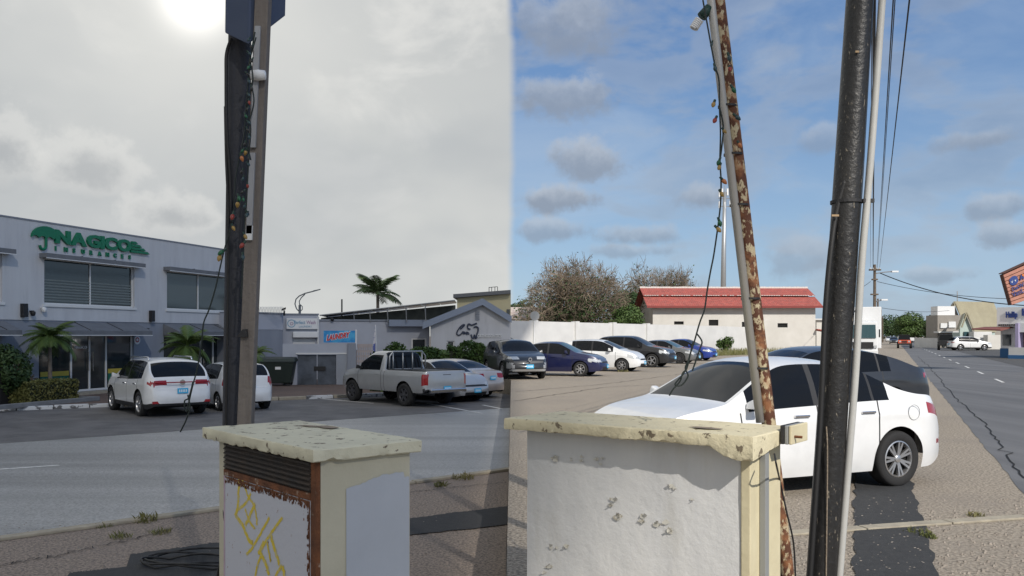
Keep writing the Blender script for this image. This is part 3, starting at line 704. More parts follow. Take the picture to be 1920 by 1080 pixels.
def paver_nodes():
    nt = m_paver.node_tree; N = nt.nodes; L = nt.links; P = N['Principled BSDF']; P.inputs['Roughness'].default_value = .9
    g = N.new('ShaderNodeNewGeometry'); mp = N.new('ShaderNodeMapping'); mp.inputs['Rotation'].default_value = (0,0,R(-31)); L.new(g.outputs['Position'], mp.inputs[0])
    b = N.new('ShaderNodeTexBrick'); b.inputs['Scale'].default_value = 1.0; b.inputs['Brick Width'].default_value = .21; b.inputs['Row Height'].default_value = .105; b.inputs['Mortar Size'].default_value = .006
    b.inputs['Color1'].default_value = (.20,.13,.10,1); b.inputs['Color2'].default_value = (.15,.105,.085,1); b.inputs['Mortar'].default_value = (.10,.09,.08,1); L.new(mp.outputs[0], b.inputs[0])
    n = N.new('ShaderNodeTexNoise'); n.inputs['Scale'].default_value = .7; n.inputs['Detail'].default_value = 6; L.new(g.outputs['Position'], n.inputs[0])
    mx = N.new('ShaderNodeMix'); mx.data_type = 'RGBA'; mx.blend_type = 'MULTIPLY'; mx.inputs[0].default_value = .5; L.new(b.outputs[0], mx.inputs[6]); L.new(n.outputs[0], mx.inputs[7]); L.new(mx.outputs[2], P.inputs['Base Color'])
paver_nodes()
sheet('pavement', [e0,e1,(-3.2,60),(-50,60)], ZL+.10, m_paver, 'brick paved forecourt of the shops')
kb = empty('kerb', (k0.x,k0.y,ZL), 0); struct(kb, 'kerb stones with worn white paint along the brick forecourt')
L_ = (e1-on_line(k0, ked, -22)).length; p = on_line(k0, ked, -22); kk = 0
nrm = Vector((-ked.y, ked.x, 0))
while kk*1.0 < L_-1:
    q0 = p+ked*(kk*1.0+.012); q1 = p+ked*(kk*1.0+.985); w = nrm*.16; up = Vector((0,0,.135+rnd.uniform(-.012,.012)))
    px = 960+q0.x/q0.y*1600
    MB().hexa([q0-w,q1-w,q1,q0,q0-w+up,q1-w+up,q1+up,q0+up]).build('kerb_stone', m_kerb_w if px < 210 or rnd.random() < .25 else m_conc, kb, world=True, bevel=.02); kk += 1
kb2 = empty('edging', (K0.x,K0.y,ZL), 0); struct(kb2, 'thin flush concrete edging between the road and the brown verge')
p = on_line(K0, kd, -14); n_ = int((on_line(K0, kd, XR)-p).length/1.5)
for i in range(n_+1):
    q0 = p+kd*(i*1.5+.008); q1 = p+kd*min(i*1.5+1.492, (on_line(K0, kd, XR)-p).length); w = kn*.15; up = Vector((0,0,.035+rnd.uniform(0,.012)))
    MB().hexa([q0-w,q1-w,q1,q0,q0-w+up,q1-w+up,q1+up,q0+up]).build('edging_slab', m_conc, kb2, world=True, bevel=.012)
# trench patch on the verge, ragged edges
def ragged(name, top, bot, z, m, seed, label, amp=.03):
    r = random.Random(seed); mb = MB(); n = 240; A = []; B = []
    for i in range(n+1):
        f = i/n; a_ = Vector(top[0]).lerp(Vector(top[1]), f); b_ = Vector(bot[0]).lerp(Vector(bot[1]), f)
        d_ = (b_-a_).normalized(); A.append(a_+d_*(noise.fractal(a_*1.7,1.0,2.0,5)*amp*1.6+r.gauss(0,amp*.35))); B.append(b_+d_*(noise.fractal(b_*1.7,1.0,2.0,5)*amp*1.6+r.gauss(0,amp*.35)))
    mb.v = [Vector((q.x,q.y,z)) for q in A+B]
    mb.f = [(i,i+1,n+1+i+1,n+1+i) for i in range(n)]
    return struct(mb.build(name, m), label)
tA, tB = gl(755,975), gl(953,950); bA, bB = gl(755,1013), gl(953,985)
def ext(a, b, x): return a+(b-a)*((x-a.x)/(b.x-a.x))
ragged('asphalt_patch', (gl(245,1040), ext(tA,tB,XR)), (gl(238,1062)*1.0, ext(bA,bB,XR)), ZL+.012, m_trench, 3, 'dark asphalt trench strip crossing the brown verge behind the graffiti cabinet')
ragged('asphalt_patch', (gl(130,1078), gl(470,1030)), (gl(90,1130), gl(480,1140)), ZL+.016, m_trench, 4, 'dark asphalt patch under the loose black cables')
# lane dash on the road
d0, d1 = gl(-60,885), gl(111,873)
MBd = MB(); w = kn*.06; MBd.quad(d0-w+Vector((0,0,.009)), d1-w+Vector((0,0,.009)), d1+w+Vector((0,0,.009)), d0+w+Vector((0,0,.009)))
struct(MBd.build('road_marking', m_line), 'white lane dash at the left of the wide grey road')
d0, d1 = gl(944,806), gl(953,805.2)
MBd = MB(); MBd.quad(d0-w+Vector((0,0,.009)), d1-w+Vector((0,0,.009)), d1+w+Vector((0,0,.009)), d0+w+Vector((0,0,.009)))
struct(MBd.build('road_marking', m_line), 'short end of a lane dash before the parked silver cars')
# parking bay lines behind the pickup
for (x0,y0,x1,y1) in ((800,757,905,776),(600,748,700,757),(905,760,945,768)):
    a_, b_ = gl(x0,y0), gl(x1,y1); dd = (b_-a_).normalized(); ww = Vector((-dd.y,dd.x,0))*.05; up = Vector((0,0,.013))
    struct(MB().quad(a_-ww+up, b_-ww+up, b_+ww+up, a_+ww+up).build('bay_marking', m_line), 'faded parking bay line on the rough asphalt strip at %s' % ('the pickup front wheel' if x0 == 600 else 'the pickup rear wheel' if x0 == 800 else 'the champagne sedan'))
# car park side (higher): a thick slab so that its edge is a real low retaining step
lot_poly = [(XR+.02,-8),(90,-8),(200,-8),(900,1500),(-30,1500),(-3.0,80),(-3.0,36.6),(-.5,34.1),(XR+.02,33.1)]
struct(MB().prism([(x,y,-.70) for x,y in lot_poly], (0,0,.70)).build('car_park', m_lot), 'worn beige asphalt of the car park')
rx = lambda o, y: o+.447*y
def far_road():
    mb = MB(); ys = [-8+.35*k for k in range(180)]+[56+4*k for k in range(212)]; n = len(ys)
    for y in ys:
        q = noise.fractal(Vector((y*1.9,2.2,0)),1.0,2.0,5)*.05 if y < 70 else 0
        mb.v += [Vector((rx(1.4,y)+q, y, .004)), Vector((rx(7.0,y)-q*.6, y, .004))]
    mb.f = [(2*i,2*i+1,2*i+3,2*i+2) for i in range(n-1)]
    struct(mb.build('road', m_road_r), 'straight grey road running away to the far trees')
far_road()
sheet('forecourt', [(rx(7.0,8),8),(rx(22,8),8),(rx(22,130),130),(rx(7.0,130),130)], .008, m_dark_asph, 'dark asphalt forecourt of the shops beyond the road')
for i in range(26):
    y0 = 31+i*7.0; 
    struct(MB().quad((rx(4.0,y0)-.06,y0,.012),(rx(4.0,y0)+.06,y0,.012),(rx(4.0,y0+2.6)+.06,y0+2.6,.012),(rx(4.0,y0+2.6)-.06,y0+2.6,.012)).build('lane_dash', m_line), 'white dash in the centre line of the straight road')
ragged('asphalt_patch', (gnd(1600,1180), gnd(1606,700)), (gnd(1790,1180), gnd(1648,700)), .010, m_trench, 9, 'dark asphalt trench strip running under the white sedan', .025)
# crack beside the road, kerb strip across the car park edge
e0, e1 = gnd(1440,1001), gnd(1960,965); ed = (e1-e0).normalized(); en = Vector((-ed.y,ed.x,0))
kb3 = empty('edging', (e0.x,e0.y,0), 0); struct(kb3, 'thin flush concrete edging in front of the white sedan')
n_ = int((e1-e0).length/.9)+1
for i in range(n_):
    q0 = e0+ed*(i*.9+.006); q1 = e0+ed*(i*.9+.894); w = en*.13; up = Vector((0,0,.02+rnd.uniform(0,.006)))
    MB().hexa([q0-w,q1-w,q1,q0,q0-w+up,q1-w+up,q1+up,q0+up]).build('edging_slab', m_conc, kb3, world=True, bevel=.008)
def crack(pts, label, wdt=.02, seed=1, z=.012, gnd=gnd):
    r = random.Random(seed); P = []
    for a_, b_ in zip(pts, pts[1:]):
        a_, b_ = gnd(*a_), gnd(*b_); n = 22
        for i in range(n): P.append(a_.lerp(b_, i/n)+Vector((r.gauss(0,.03), r.gauss(0,.03), z)))
    o = MB().ribbon(P, wdt, (0,0,1)).build('crack', m_under); struct(o, label)
crack([(1720,668),(1745,690),(1790,745),(1850,800),(1925,905)], 'long crack along the left edge of the straight road', .022, 2)
crack([(966,735),(1120,722),(1290,700),(1420,684)], 'crack across the car park in front of the parked row', .03, 3)
crack([(966,752),(1130,727),(1330,716)], 'crack in the car park nearer the cabinet', .03, 5)
for k_, (pp, ll) in enumerate((([(0,790),(180,781),(330,786),(420,783)],'crack in the old asphalt in front of the white crossover'),([(560,772),(700,770),(840,779)],'crack in the old asphalt beside the pickup'),([(0,800),(120,797),(260,791)],'second thin crack in the old asphalt at the left edge'),
        ([(760,925),(850,915),(950,905)],'crack in the brown verge right of the graffiti cabinet'),([(0,1062),(120,1040),(250,1012),(330,990)],'crack in the brown verge at the lower left corner'))):
    crack(pp, ll, .014, 20+k_, .014, gl)
crack([(1250,745),(1330,716),(1450,690)], 'thin branching crack in the car park beside the white sedan', .03, 6)

# ------------------------------------------------------------------ cloudlike slab added behind the viewer, unseen, to shade the street side
def add_shade_cloud():
    mb = MB(); nx, ny = 46, 34; H_ = 60.0; sx = SUN.x/SUN.z*H_; sy = SUN.y/SUN.z*H_
    X0, X1, Y0, Y1 = sx-130, sx+.08, sy-26, min(-4.0, sy+96)
    for top in (0, 1):
        for j in range(ny+1):
            for i in range(nx+1):
                u, v = i/nx, j/ny; edge = min(1, min(u, 1-u)*14, min(v, 1-v)*9)
                n_ = noise.fractal(Vector((u*9, v*7, top*5.3)), 1.0, 2.0, 4)
                wob = (noise.noise(Vector((v*9, 1.7, 0)))*.10)*(u)
                mb.v.append(Vector((X0+(X1-X0)*u+wob, Y0+(Y1-Y0)*v, H_+(1 if top else -1)*edge**.5*(4+3.5*n_+(4 if top else 0)))))
    st = (nx+1)*(ny+1)
    for top in (0, 1):
        for j in range(ny):
            for i in range(nx):
                a_ = top*st+j*(nx+1)+i; q = (a_, a_+1, a_+nx+2, a_+nx+1); mb.f.append(q if top else q[::-1])
    ring = [j*(nx+1) for j in range(ny+1)]
    for i in range(nx): mb.f += [(i, i+1, st+i+1, st+i), (ny*(nx+1)+i+1, ny*(nx+1)+i, st+ny*(nx+1)+i, st+ny*(nx+1)+i+1)]
    for j in range(ny): mb.f += [((j+1)*(nx+1), j*(nx+1), st+j*(nx+1), st+(j+1)*(nx+1)), (j*(nx+1)+nx, (j+1)*(nx+1)+nx, st+(j+1)*(nx+1)+nx, st+j*(nx+1)+nx)]
    M = bpy.data.materials.new('added_shade_cloud'); M.use_nodes = True; nt = M.node_tree; N = nt.nodes; N.clear()
    o = N.new('ShaderNodeOutputMaterial'); a_ = N.new('ShaderNodeBsdfDiffuse'); b_ = N.new('ShaderNodeBsdfTranslucent'); mx = N.new('ShaderNodeMixShader')
    a_.inputs[0].default_value = b_.inputs[0].default_value = (.9,.9,.9,1); mx.inputs[0].default_value = .6
    nt.links.new(a_.outputs[0], mx.inputs[1]); nt.links.new(b_.outputs[0], mx.inputs[2])
    tp = N.new('ShaderNodeBsdfTransparent'); m2 = N.new('ShaderNodeMixShader'); m2.inputs[0].default_value = .60
    nt.links.new(tp.outputs[0], m2.inputs[1]); nt.links.new(mx.outputs[0], m2.inputs[2]); nt.links.new(m2.outputs[0], o.inputs[0])
    ob = mb.build('added_shade_cloud', M, smooth=True); ob['kind'] = 'structure'; ob['label'] = 'low cloudlike slab added out of view to shade the street side'
add_shade_cloud()

# ------------------------------------------------------------------ left: two-storey insurance building
m_wall_up = mat('grey_blue_wall_paint', (.56,.575,.60), .85, col2=(.49,.50,.525), nscale=1.6, bump=.12, bscale=30, col3=(.36,.375,.41), n3=(2.2,.54,.78,.5,1), stretch=((1.4,1,.22),0))
m_wall_lo = mat('slate_wall_paint', (.26,.285,.335), .85, col2=(.22,.24,.285), nscale=1.6, bump=.12, bscale=30, col3=(.28,.29,.32), n3=(2.5,.58,.8,.4,1), stretch=((1.4,1,.3),0))
m_awn = mat('charcoal_awning', (.17,.18,.20), .85, col2=(.13,.14,.155), nscale=3)
m_frame = mat('pale_window_frame', (.66,.67,.67), .5); m_frame_w = mat('white_frame', (.70,.71,.72), .5)
m_wglass = mat('window_glass', (.018,.026,.030), .06, spec=.9); m_wglass2 = mat('grey_window_glass', (.06,.075,.075), .08, spec=.9)
m_green = mat('sign_green', (.0,.16,.075), .45); m_black = mat('matt_black', (.015,.015,.017), .6); m_white = mat('white_paint', (.72,.73,.74), .6)
m_slat = mat('blind_slat', (.16,.19,.19), .6)
A = Wall(-17.4, 29.0, .33, 1.0, ZL)
bA_ = A.empty('insurance_building', 'two-storey grey insurance building with green lettering and charcoal awnings', 'building')
uR = A.u_(452); zt = A.hit(0, 405)[1]
zt2 = (A.hit(214, 437.5)[1]+zt)/2
zf = A.hit(150, 602)[1]                                # band between the floors
wins = [A.rect(83,252,505,572), A.rect(313,452,503,584), A.rect(-90,4,470,560)]
wins[1] = (wins[1][0], wins[1][0]+(wins[0][1]-wins[0][0])*.97, wins[1][2], wins[1][3])
uR = wins[1][1]+.9
zc = sum(w_[2] for w_ in wins[:2])/2; zd = sum(w_[3] for w_ in wins[:2])/2
wins = [(w_[0], w_[1], zc, zd) for w_ in wins]
doors = [A.rect(74,252,622,712), A.rect(308,440,628,712), A.rect(-80,2,620,712)]
zg = .18; zdt = A.hit(165, 627)[1]
doors = [(d_[0], d_[1], zg, zdt) for d_ in doors]
u0 = -9.0
MB_ = holed(MB(), u0, uR, zf, zt2, [w_ for w_ in wins], .25); MB_.build('upper_wall', m_wall_up, bA_)
MB_ = holed(MB(), u0, uR, 0, zf-.002, [d_ for d_ in doors], .25); MB_.xf(Matrix.Translation((0,.03,0))); MB_.build('lower_wall', m_wall_lo, bA_)
MB().box((uR-.25,.252,0),(uR,9,zt2-.003)).build('end_wall', m_wall_up, bA_); MB().box((u0,.252,0),(u0+.25,9,zt2-.003)).build('end_wall', m_wall_up, bA_); MB().box((u0,9.002,0),(uR,9.25,zt2)).build('rear_wall', m_wall_up, bA_)
MB().box((u0+.25,.26,zt2-.5),(uR-.25,9,zt2-.4)).build('roof', m_conc, bA_)
MB().box((u0-.02,-.03,zt2+.002),(uR+.02,.29,zt2+.05)).build('coping', m_wall_lo, bA_)
MB().box((u0+.25,.30,zf-.2),(uR-.25,8.9,zf-.05)).build('floor_slab', m_conc, bA_)
MB().box((u0+.3,4.0,.02),(uR-.3,4.1,zt2-.55)).build('inner_wall', m_wall_lo, bA_)
for i, w_ in enumerate(wins):
    o = window(bA_, w_, .14, m_frame, m_wglass if i != 1 else m_wglass2, .055, (.5,) if i == 0 else (.5,))
    MB().box((w_[0]-.08,-.05,w_[2]-.09),(w_[1]+.08,.10,w_[2]-.004)).build('sill', m_frame, o)
    if i == 0:
        for k in range(8):
            z = w_[2]+.12+k*.105
            MB().box((w_[0]+.07,.10,z),(w_[1]-.07,.118,z+.055)).build('slat', m_slat, o)
def awning(par, u0_, u1_, zb, zt_, dep, nseg=3):
    mb = MB(); s = .18
    mb.hexa([(u0_,-dep,zb),(u1_,-dep,zb),(u1_,-.004,zb),(u0_,-.004,zb),(u0_,-dep,zb+.16),(u1_,-dep,zb+.16),(u1_,-.004,zt_),(u0_,-.004,zt_)])
    o = mb.build('awning', m_awn, par)
    for k in range(1, nseg):
        u = u0_+(u1_-u0_)*k/nseg; MB().tube([(u,-dep-.004,zb+.17),(u,-.01,zt_+.008)], .012, 6).build('seam', m_black, o)
    MB().box((u0_-.01,-dep-.012,zb-.03),(u1_+.01,-dep+.01,zb-.002)).build('awning_edge', m_frame, o)
    return o
for i, w_ in enumerate(wins): awning(bA_, w_[0]-.22, w_[1]+.25, w_[3]-.02, A.hit(167,485)[1], .35)
for i, d_ in enumerate(doors): awning(bA_, d_[0]-.05, d_[1]+.12, zdt-.02, zf-.05, .8)
# shop fronts: door leaves and posters
m_poster_y = mat('yellow_poster', (.45,.36,.05), .6); m_poster_g = mat('green_poster', (.01,.12,.075), .6)
for i, d_ in enumerate(doors):
    w = d_[1]-d_[0]; o = window(bA_, d_, .16, m_frame, m_wglass, .07, (.33,.52,.70), name='shopfront')
    for q0_, q1_ in ((.02,.32),(.71,.985)):
        a_, b_ = d_[0]+w*q0_+.07, d_[0]+w*q1_-.05
        if i == 0:
            MB().box((a_,.132,zg+.30),(b_,.140,zg+.62)).build('poster', m_poster_g, o); MB().box((a_,.132,zg+.625),(b_,.140,zg+.80)).build('poster', m_poster_y, o)
    for q in (.50,.545):
        MB().tube([(d_[0]+w*q,.06,zg+.75),(d_[0]+w*q,.06,zg+1.5)], .018, 6).build('door_handle', m_chrome, o)
    MB().box((d_[0]-.1,-.75,.0),(d_[1]+.1,.02,zg-.004)).build('step', m_conc, bA_)
dw = doors[0]; w = dw[1]-dw[0]
t_ = text_mb('NAGICO', w=w*.13, h=.10, bold=.02, extrude=.004); on_wall(t_, dw[0]+w*.365, .13, zg+1.62).build('lettering', m_white, bA_)
# wall lamps, cameras, number, round sticker
for px, py in ((42,581),(282,592)):
    u, z = A.hit(px, py); o = MB().box((u-.10,-.16,z-.25),(u+.10,-.006,z+.22)).build('wall_lamp', m_black, bA_, bevel=.015)
for px, py in ((78,580),(57,587)):
    u, z = A.hit(px, py); mb = MB().lathe([(.001,-.11),(.06,-.09),(.085,-.03),(.085,.03),(.07,.06),(.001,.06)], 14, 'z', (u,-.12,z)); mb.box((u-.05,-.12,z+.03),(u+.05,-.004,z+.09)); mb.build('security_camera', m_white if px == 78 else m_black, bA_, smooth=40)
u, z = A.hit(272, 626); t_ = text_mb('17', h=.24, bold=.02, extrude=.012); on_wall(t_, u, .02, z).build('house_number', m_black, bA_)
u, z = A.hit(258, 638); mb = MB().lathe([(.001,.012),(.17,.012),(.17,.022)], 20, 'y', (u,0,z)); mb.build('round_notice', m_frame, bA_); MB().lathe([(.06,.008),(.11,.008),(.11,.011)], 20, 'y', (u,0,z+.02)).build('notice_ring', mat('notice_red', (.35,.05,.05), .6), bA_)
# sign letters: each letter its own piece
sg = A.empty('insurance_sign', 'green raised letters and umbrella emblem on the grey upper wall', 'sign')
ua, ub = A.u_(101), A.u_(244); hl = .50
zbase = A.hit(170, 464.5)[1]
u = ua; letters = []
ws = [text_mb(ch, h=hl, bold=.05, extrude=.05) for ch in 'NAGICO']; tot = sum(q.w for q in ws)*1.0; k_ = (ub-ua)/(tot*1.02)
for q in ws:
    q.v = [Vector((p_.x*k_, p_.y, p_.z)) for p_ in q.v]; on_wall(q, u, -.055, zbase); q.build('letter', m_green, sg); u += q.w*k_*1.02
u = ub+.02
for k in range(4):                                     # stepped bars after the word
    z0_ = zbase+.01+k*.12; l_ = .98-.22*k
    MB().prism([(u-.06+.02*k,-.105,z0_),(u+l_,-.105,z0_),(u+l_-.12,-.105,z0_+.095),(u-.06+.02*k,-.105,z0_+.095)], (0,.1,0)).build('sign_bar', m_green, sg)
ia, ib = A.u_(102), A.u_(245)
for k, ch in enumerate('INSURANCES'):
    t_ = text_mb(ch, h=.17, bold=.05, extrude=.03); on_wall(t_, ia+(ib-ia-.15)*k/9, -.035, zbase-.275).build('letter', m_green, sg)
uc = A.u_(84); um = []; rr = .62
for k in range(13): a_ = math.pi*k/12; um.append((uc-rr*math.cos(a_), -.10, zbase+.12+.44*math.sin(a_)))
lo = []
for k in range(24, -1, -1):
    f = k/24; lo.append((uc-rr+2*rr*f, -.10, zbase+.12+.075*abs(math.sin(f*4*math.pi))))
MB().prism(um+lo[1:-1][::1] if False else um+[p_ for p_ in lo][1:-1], (0,.09,0)).build('umbrella_canopy', m_green, sg)
hk = [(uc,-.055,zbase+.16),(uc,-.055,zbase-.14)]+[(uc-.13+.13*math.cos(a_*math.pi/8),-.055,zbase-.14-.14*math.sin(a_*math.pi/8)) for a_ in range(1,9)]
MB().tube(hk, .05, 8).build('umbrella_handle', m_green, sg)

# ------------------------------------------------------------------ left: laundry and orthodontics buildings
m_wall_b = mat('blue_grey_wall', (.42,.45,.52), .88, col2=(.37,.39,.45), nscale=.9, bump=.12, bscale=30); m_wall_o = mat('lilac_grey_wall', (.52,.53,.57), .88, col2=(.45,.46,.49), nscale=1.4, bump=.12, bscale=30, col3=(.24,.245,.27), n3=(2.2,.56,.8,.5,1), stretch=((1.4,1,.25),0))
m_fascia = mat('blue_fascia', (.22,.26,.34), .7); m_shingle = mat('mossy_roof', (.105,.11,.095), .9, col2=(.075,.08,.07), nscale=3, bump=.3); m_solar = mat('solar_panel', (.012,.014,.02), .12, spec=.8); m_steel = mat('galvanised_steel', (.42,.43,.44), .45, .7)
m_cream = mat('cream_wall', (.58,.52,.33), .88, col2=(.50,.45,.29), nscale=.7); m_gate = mat('dark_gate', (.11,.13,.165), .6, col2=(.045,.055,.07), nscale=2); m_paleconc = mat('pale_wall', (.30,.33,.38), .85, col2=(.26,.28,.32), nscale=1)
# low linking wall right of the pole
B1 = Wall(at(440,630,39.5).x, 39.5, .62, 1.0, ZL)
o1 = B1.empty('linking_wall', 'low plain slate-blue building wall seen just right of the wooden post', 'building')
r = B1.rect(440,531,588,720); r = (r[0], r[1], 0, B1.hit(505,588)[1])
zb_ = B1.hit(505,618)[1]
MB().box((r[0],0,zb_),(r[1],6,r[3])).build('upper_wall', m_wall_b, o1); MB().box((r[0],.02,0),(r[1],6,zb_-.003)).build('lower_wall', m_wall_lo, o1); MB().box((r[0]-.02,-.05,r[3]+.002),(r[1],6.05,r[3]+.06)).build('coping', m_wall_lo, o1)
# laundry block
B2 = Wall(at(528,630,42.5).x, 42.5, 1.0, .28, ZL)
o2 = B2.empty('laundry_building', 'blue-grey laundry building with white signboard and roller shutter', 'building')
zt_ = B2.hit(562,590)[1]; ua, ub, uc2 = B2.u_(531), B2.u_(597), B2.u_(806); ztr = B2.hit(700,602)[1]
sh_ = B2.rect(549,591,634,657); wn = B2.rect(772,800,634,658)
holed(MB(), ua, ub, 0, zt_, [sh_], .25).build('wall', m_wall_b, o2)
MB().box((ua,.252,0),(ub,5,zt_-.004)).build('block', m_wall_b, o2); MB().box((ua-.03,-.06,zt_+.002),(ub+.03,5.05,zt_+.06)).build('coping', m_wall_lo, o2)
f = MB().box((sh_[0],.10,sh_[2]),(sh_[1],.14,sh_[3])).build('roller_shutter', m_white, o2)
for k in range(6): z = sh_[2]+(sh_[3]-sh_[2])*(k+.5)/6; MB().box((sh_[0]+.03,.085,z),(sh_[1]-.03,.098,z+.05)).build('slat', m_frame_w, f)
hb = B2.rect(549,596,622,633); MB().box((hb[0],-.25,hb[2]),(hb[1],-.004,hb[3])).build('shutter_box', m_white, o2, bevel=.03)
dpx = B2.rect(596.5,599,594,650); MB().tube([(ub-.02,-.07,dpx[2]),(ub-.02,-.07,dpx[3])], .055, 8).build('downpipe', m_frame, o2)
# long right wing
holed(MB(), ub+.005, uc2, 0, ztr, [wn], .25).xf(Matrix.Translation((0,.08,0))).build('long_wall', m_wall_b, o2); w_ = window(o2, wn, .16, m_frame_w, m_wglass, .07); 
MB().box((ub+.005,.335,0),(uc2,5,ztr-.004)).build('block', m_wall_b, o2); MB().box((ub+.02,.02,ztr+.002),(uc2,5.05,ztr+.08)).build('coping', m_wall_lo, o2)
fx = B2.rect(728,812,600,612); MB().box((fx[0],-.35,fx[2]),(fx[1]+.3,.07,fx[3])).build('fascia', m_fascia, o2)
u, z = B2.hit(623, 598); MB().lathe([(.001,-.12),(.07,-.1),(.09,0),(.07,.06),(.001,.07)], 12, 'z', (u,-.03,z)).build('security_camera', m_black, o2, smooth=True)
# signs on it
sgn = B2.empty('laundry_signboard', 'white rectangular signboard with pale blue laundry lettering', 'sign'); s_ = B2.rect(537,595,597,617)
MB().box((s_[0],-.16,s_[2]),(s_[1],-.004,s_[3])).build('board', m_white, sgn, bevel=.01)
m_sblue = mat('pale_blue_letters', (.22,.38,.52), .6); m_spink = mat('mauve_letters', (.40,.30,.42), .6); sw = s_[1]-s_[0]; shh = s_[3]-s_[2]
MB().lathe([(.16,-.17),(.20,-.17),(.20,-.165)], 20, 'y', (s_[0]+.24,0,s_[2]+shh*.52)).build('emblem', m_sblue, sgn)
MB().lathe([(.05,-.17),(.085,-.17),(.085,-.165)], 14, 'y', (s_[0]+.25,0,s_[2]+shh*.50)).build('emblem', m_spink, sgn)
on_wall(text_mb('Perfect', w=sw*.36, h=shh*.34, bold=.02, extrude=.006), s_[0]+sw*.24, -.166, s_[2]+shh*.46).build('lettering', m_sblue, sgn)
on_wall(text_mb('Wash', w=sw*.30, h=shh*.34, bold=.02, extrude=.006), s_[0]+sw*.64, -.166, s_[2]+shh*.46).build('lettering', m_spink, sgn)
on_wall(text_mb('LAUNDRY', w=sw*.42, h=shh*.17, bold=.01, extrude=.006), s_[0]+sw*.40, -.166, s_[2]+shh*.15).build('lettering', m_sblue, sgn)
# front yard wall and gate
B3 = Wall(at(530,630,38.0).x, 38.0, 1.0, .12, ZL)
o3 = B3.empty('yard_wall', 'blue-grey yard wall in front of the laundry with pierced blocks', 'wall')
yz = B3.hit(590,645)[1]; ga = B3.rect(557,631,664,724); ga = (ga[0], ga[1], .10, ga[3]); y0_, y1_, y2_, y3_ = B3.u_(530), B3.u_(652), B3.u_(668), B3.u_(698)
holed(MB(), y0_, y1_, 0, yz, [ga], .22).build('wall', m_wall_b, o3)
lt = B3.rect(632,650,664,700); MB().box((lt[0],-.012,.05),(lt[1],-.003,lt[3])).build('pale_panel', m_paleconc, o3); MB().box((ga[0]-.05,-.03,ga[3]+.002),(lt[1],-.003,ga[3]+.06)).build('lintel', m_frame, o3)
MB().box((y1_+.003,-.14,0),(y2_,.30,yz+.03)).build('pillar', m_wall_lo, o3)
bw = y3_-y2_; mb = MB(); nb = 7; holes = []
for i in range(nb):
    for j in range(4): holes.append((y2_+bw*(i+.25)/nb, y2_+bw*(i+.75)/nb, yz-.95+j*.22, yz-.95+j*.22+.13))
m_block = mat('pink_grey_block', (.42,.37,.36), .9, col2=(.34,.30,.30), nscale=3)
holed(mb, y2_+.003, y3_, 0, yz, holes, .18).build('pierced_blocks', m_block, o3)
g_ = B3.empty('yard_gate', 'dark blue-grey sheet metal gate in the yard wall', 'gate')
gw = ga[1]-ga[0]
for k in range(2): MB().box((ga[0]+.02+gw*k/2,.10,ga[2]),(ga[0]-.02+gw*(k+1)/2,.14,ga[3]-.03)).build('gate_leaf', m_gate, g_)
MB().box((ga[0]+gw*.42,.06,ga[3]-.75),(ga[0]+gw*.72,.095,ga[3]-.55)).build('letter_slot', m_black, g_)
# laundry banner on the yard wall
bn = B3.empty('laundry_banner', 'bright blue banner reading LAUNDRY in red above the yard wall', 'banner'); s_ = B3.rect(607,666,620,643.5)
m_ban = mat('banner_blue', (.02,.22,.55), .6, col2=(.10,.50,.75), nscale=1.6, thr=(.45,.7)); m_red = mat('banner_red', (.55,.03,.05), .6)
MB().box((s_[0],-.06,s_[2]+.03),(s_[1],-.03,s_[3])).build('cloth', m_ban, bn); MB().tube([(s_[1]+.04,-.04,s_[2]-.3),(s_[1]+.04,-.04,s_[3]+.05)], .04, 8).build('post', m_white, bn)
w = s_[1]-s_[0]; h_ = s_[3]-s_[2]
t_ = on_wall(text_mb('LAUNDRY', w=w*.78, h=h_*.52, bold=.085, extrude=.004, shear=.2), s_[0]+w*.08, -.064, s_[2]+h_*.15, .16); t_.build('lettering_outline', m_white, bn)
t_ = on_wall(text_mb('LAUNDRY', w=w*.74, h=h_*.44, bold=.045, extrude=.004, shear=.2), s_[0]+w*.10, -.074, s_[2]+h_*.19, .16); t_.build('lettering', m_red, bn)
# feather flag behind the pickup
fl = empty('feather_flag', at(700,640,36.8)-Vector((0,0,at(700,640,36.8).z-ZL)), 0, 'narrow blue and white feather flag standing behind the pickup cab', 'flag')
m_flag = mat('flag_cloth', (.10,.13,.36), .7, col2=(.6,.6,.66), nscale=4.2, thr=(.48,.53))
P = [at(703,612,36.8), at(706,650,36.8), at(702,668,36.8), at(697,668,36.8), at(699,650,36.8)]
MB().prism([p_ for p_ in P], (.01,.03,0)).build('flag_cloth', m_flag, fl, world=True); MB().tube([at(704,609,36.75), at(705,640,36.75), Vector((at(705,700,36.75).x,36.75,ZL))], .02, 6).build('pole', m_white, fl, world=True)
# dark bin
bi = gl(515,727); bi = Vector((bi.x, bi.y, ZL+.1)); b_ = empty('waste_container', (bi.x,bi.y,bi.z), .12, 'dark green wheeled waste container beside the yard wall', 'bin'); m_bin = mat('dark_green_bin', (.012,.022,.018), .5)
MB().hexa([(-.75,-.45,.12),(.75,-.45,.12),(.75,.45,.12),(-.75,.45,.12),(-.9,-.55,1.05),(.9,-.55,1.05),(.9,.55,1.05),(-.9,.55,1.05)]).build('body', m_bin, b_, bevel=.03)
MB().hexa([(-.95,-.6,1.055),(.95,-.6,1.055),(.95,.6,1.055),(-.95,.6,1.055),(-.9,-.4,1.2),(.9,-.4,1.2),(.9,.5,1.26),(-.9,.5,1.26)]).build('lid', m_bin, b_, bevel=.03)
for x in (-.65,.65):
    for y in (-.35,.35): MB().lathe([(.001,-.03),(.09,-.03),(.09,.03),(.001,.03)], 12, 'y', (x,y,.09)).build('wheel', m_black, b_)
MB().box((.10,-.53,.72),(.34,-.505,.84)).build('label_plate', m_white, b_)
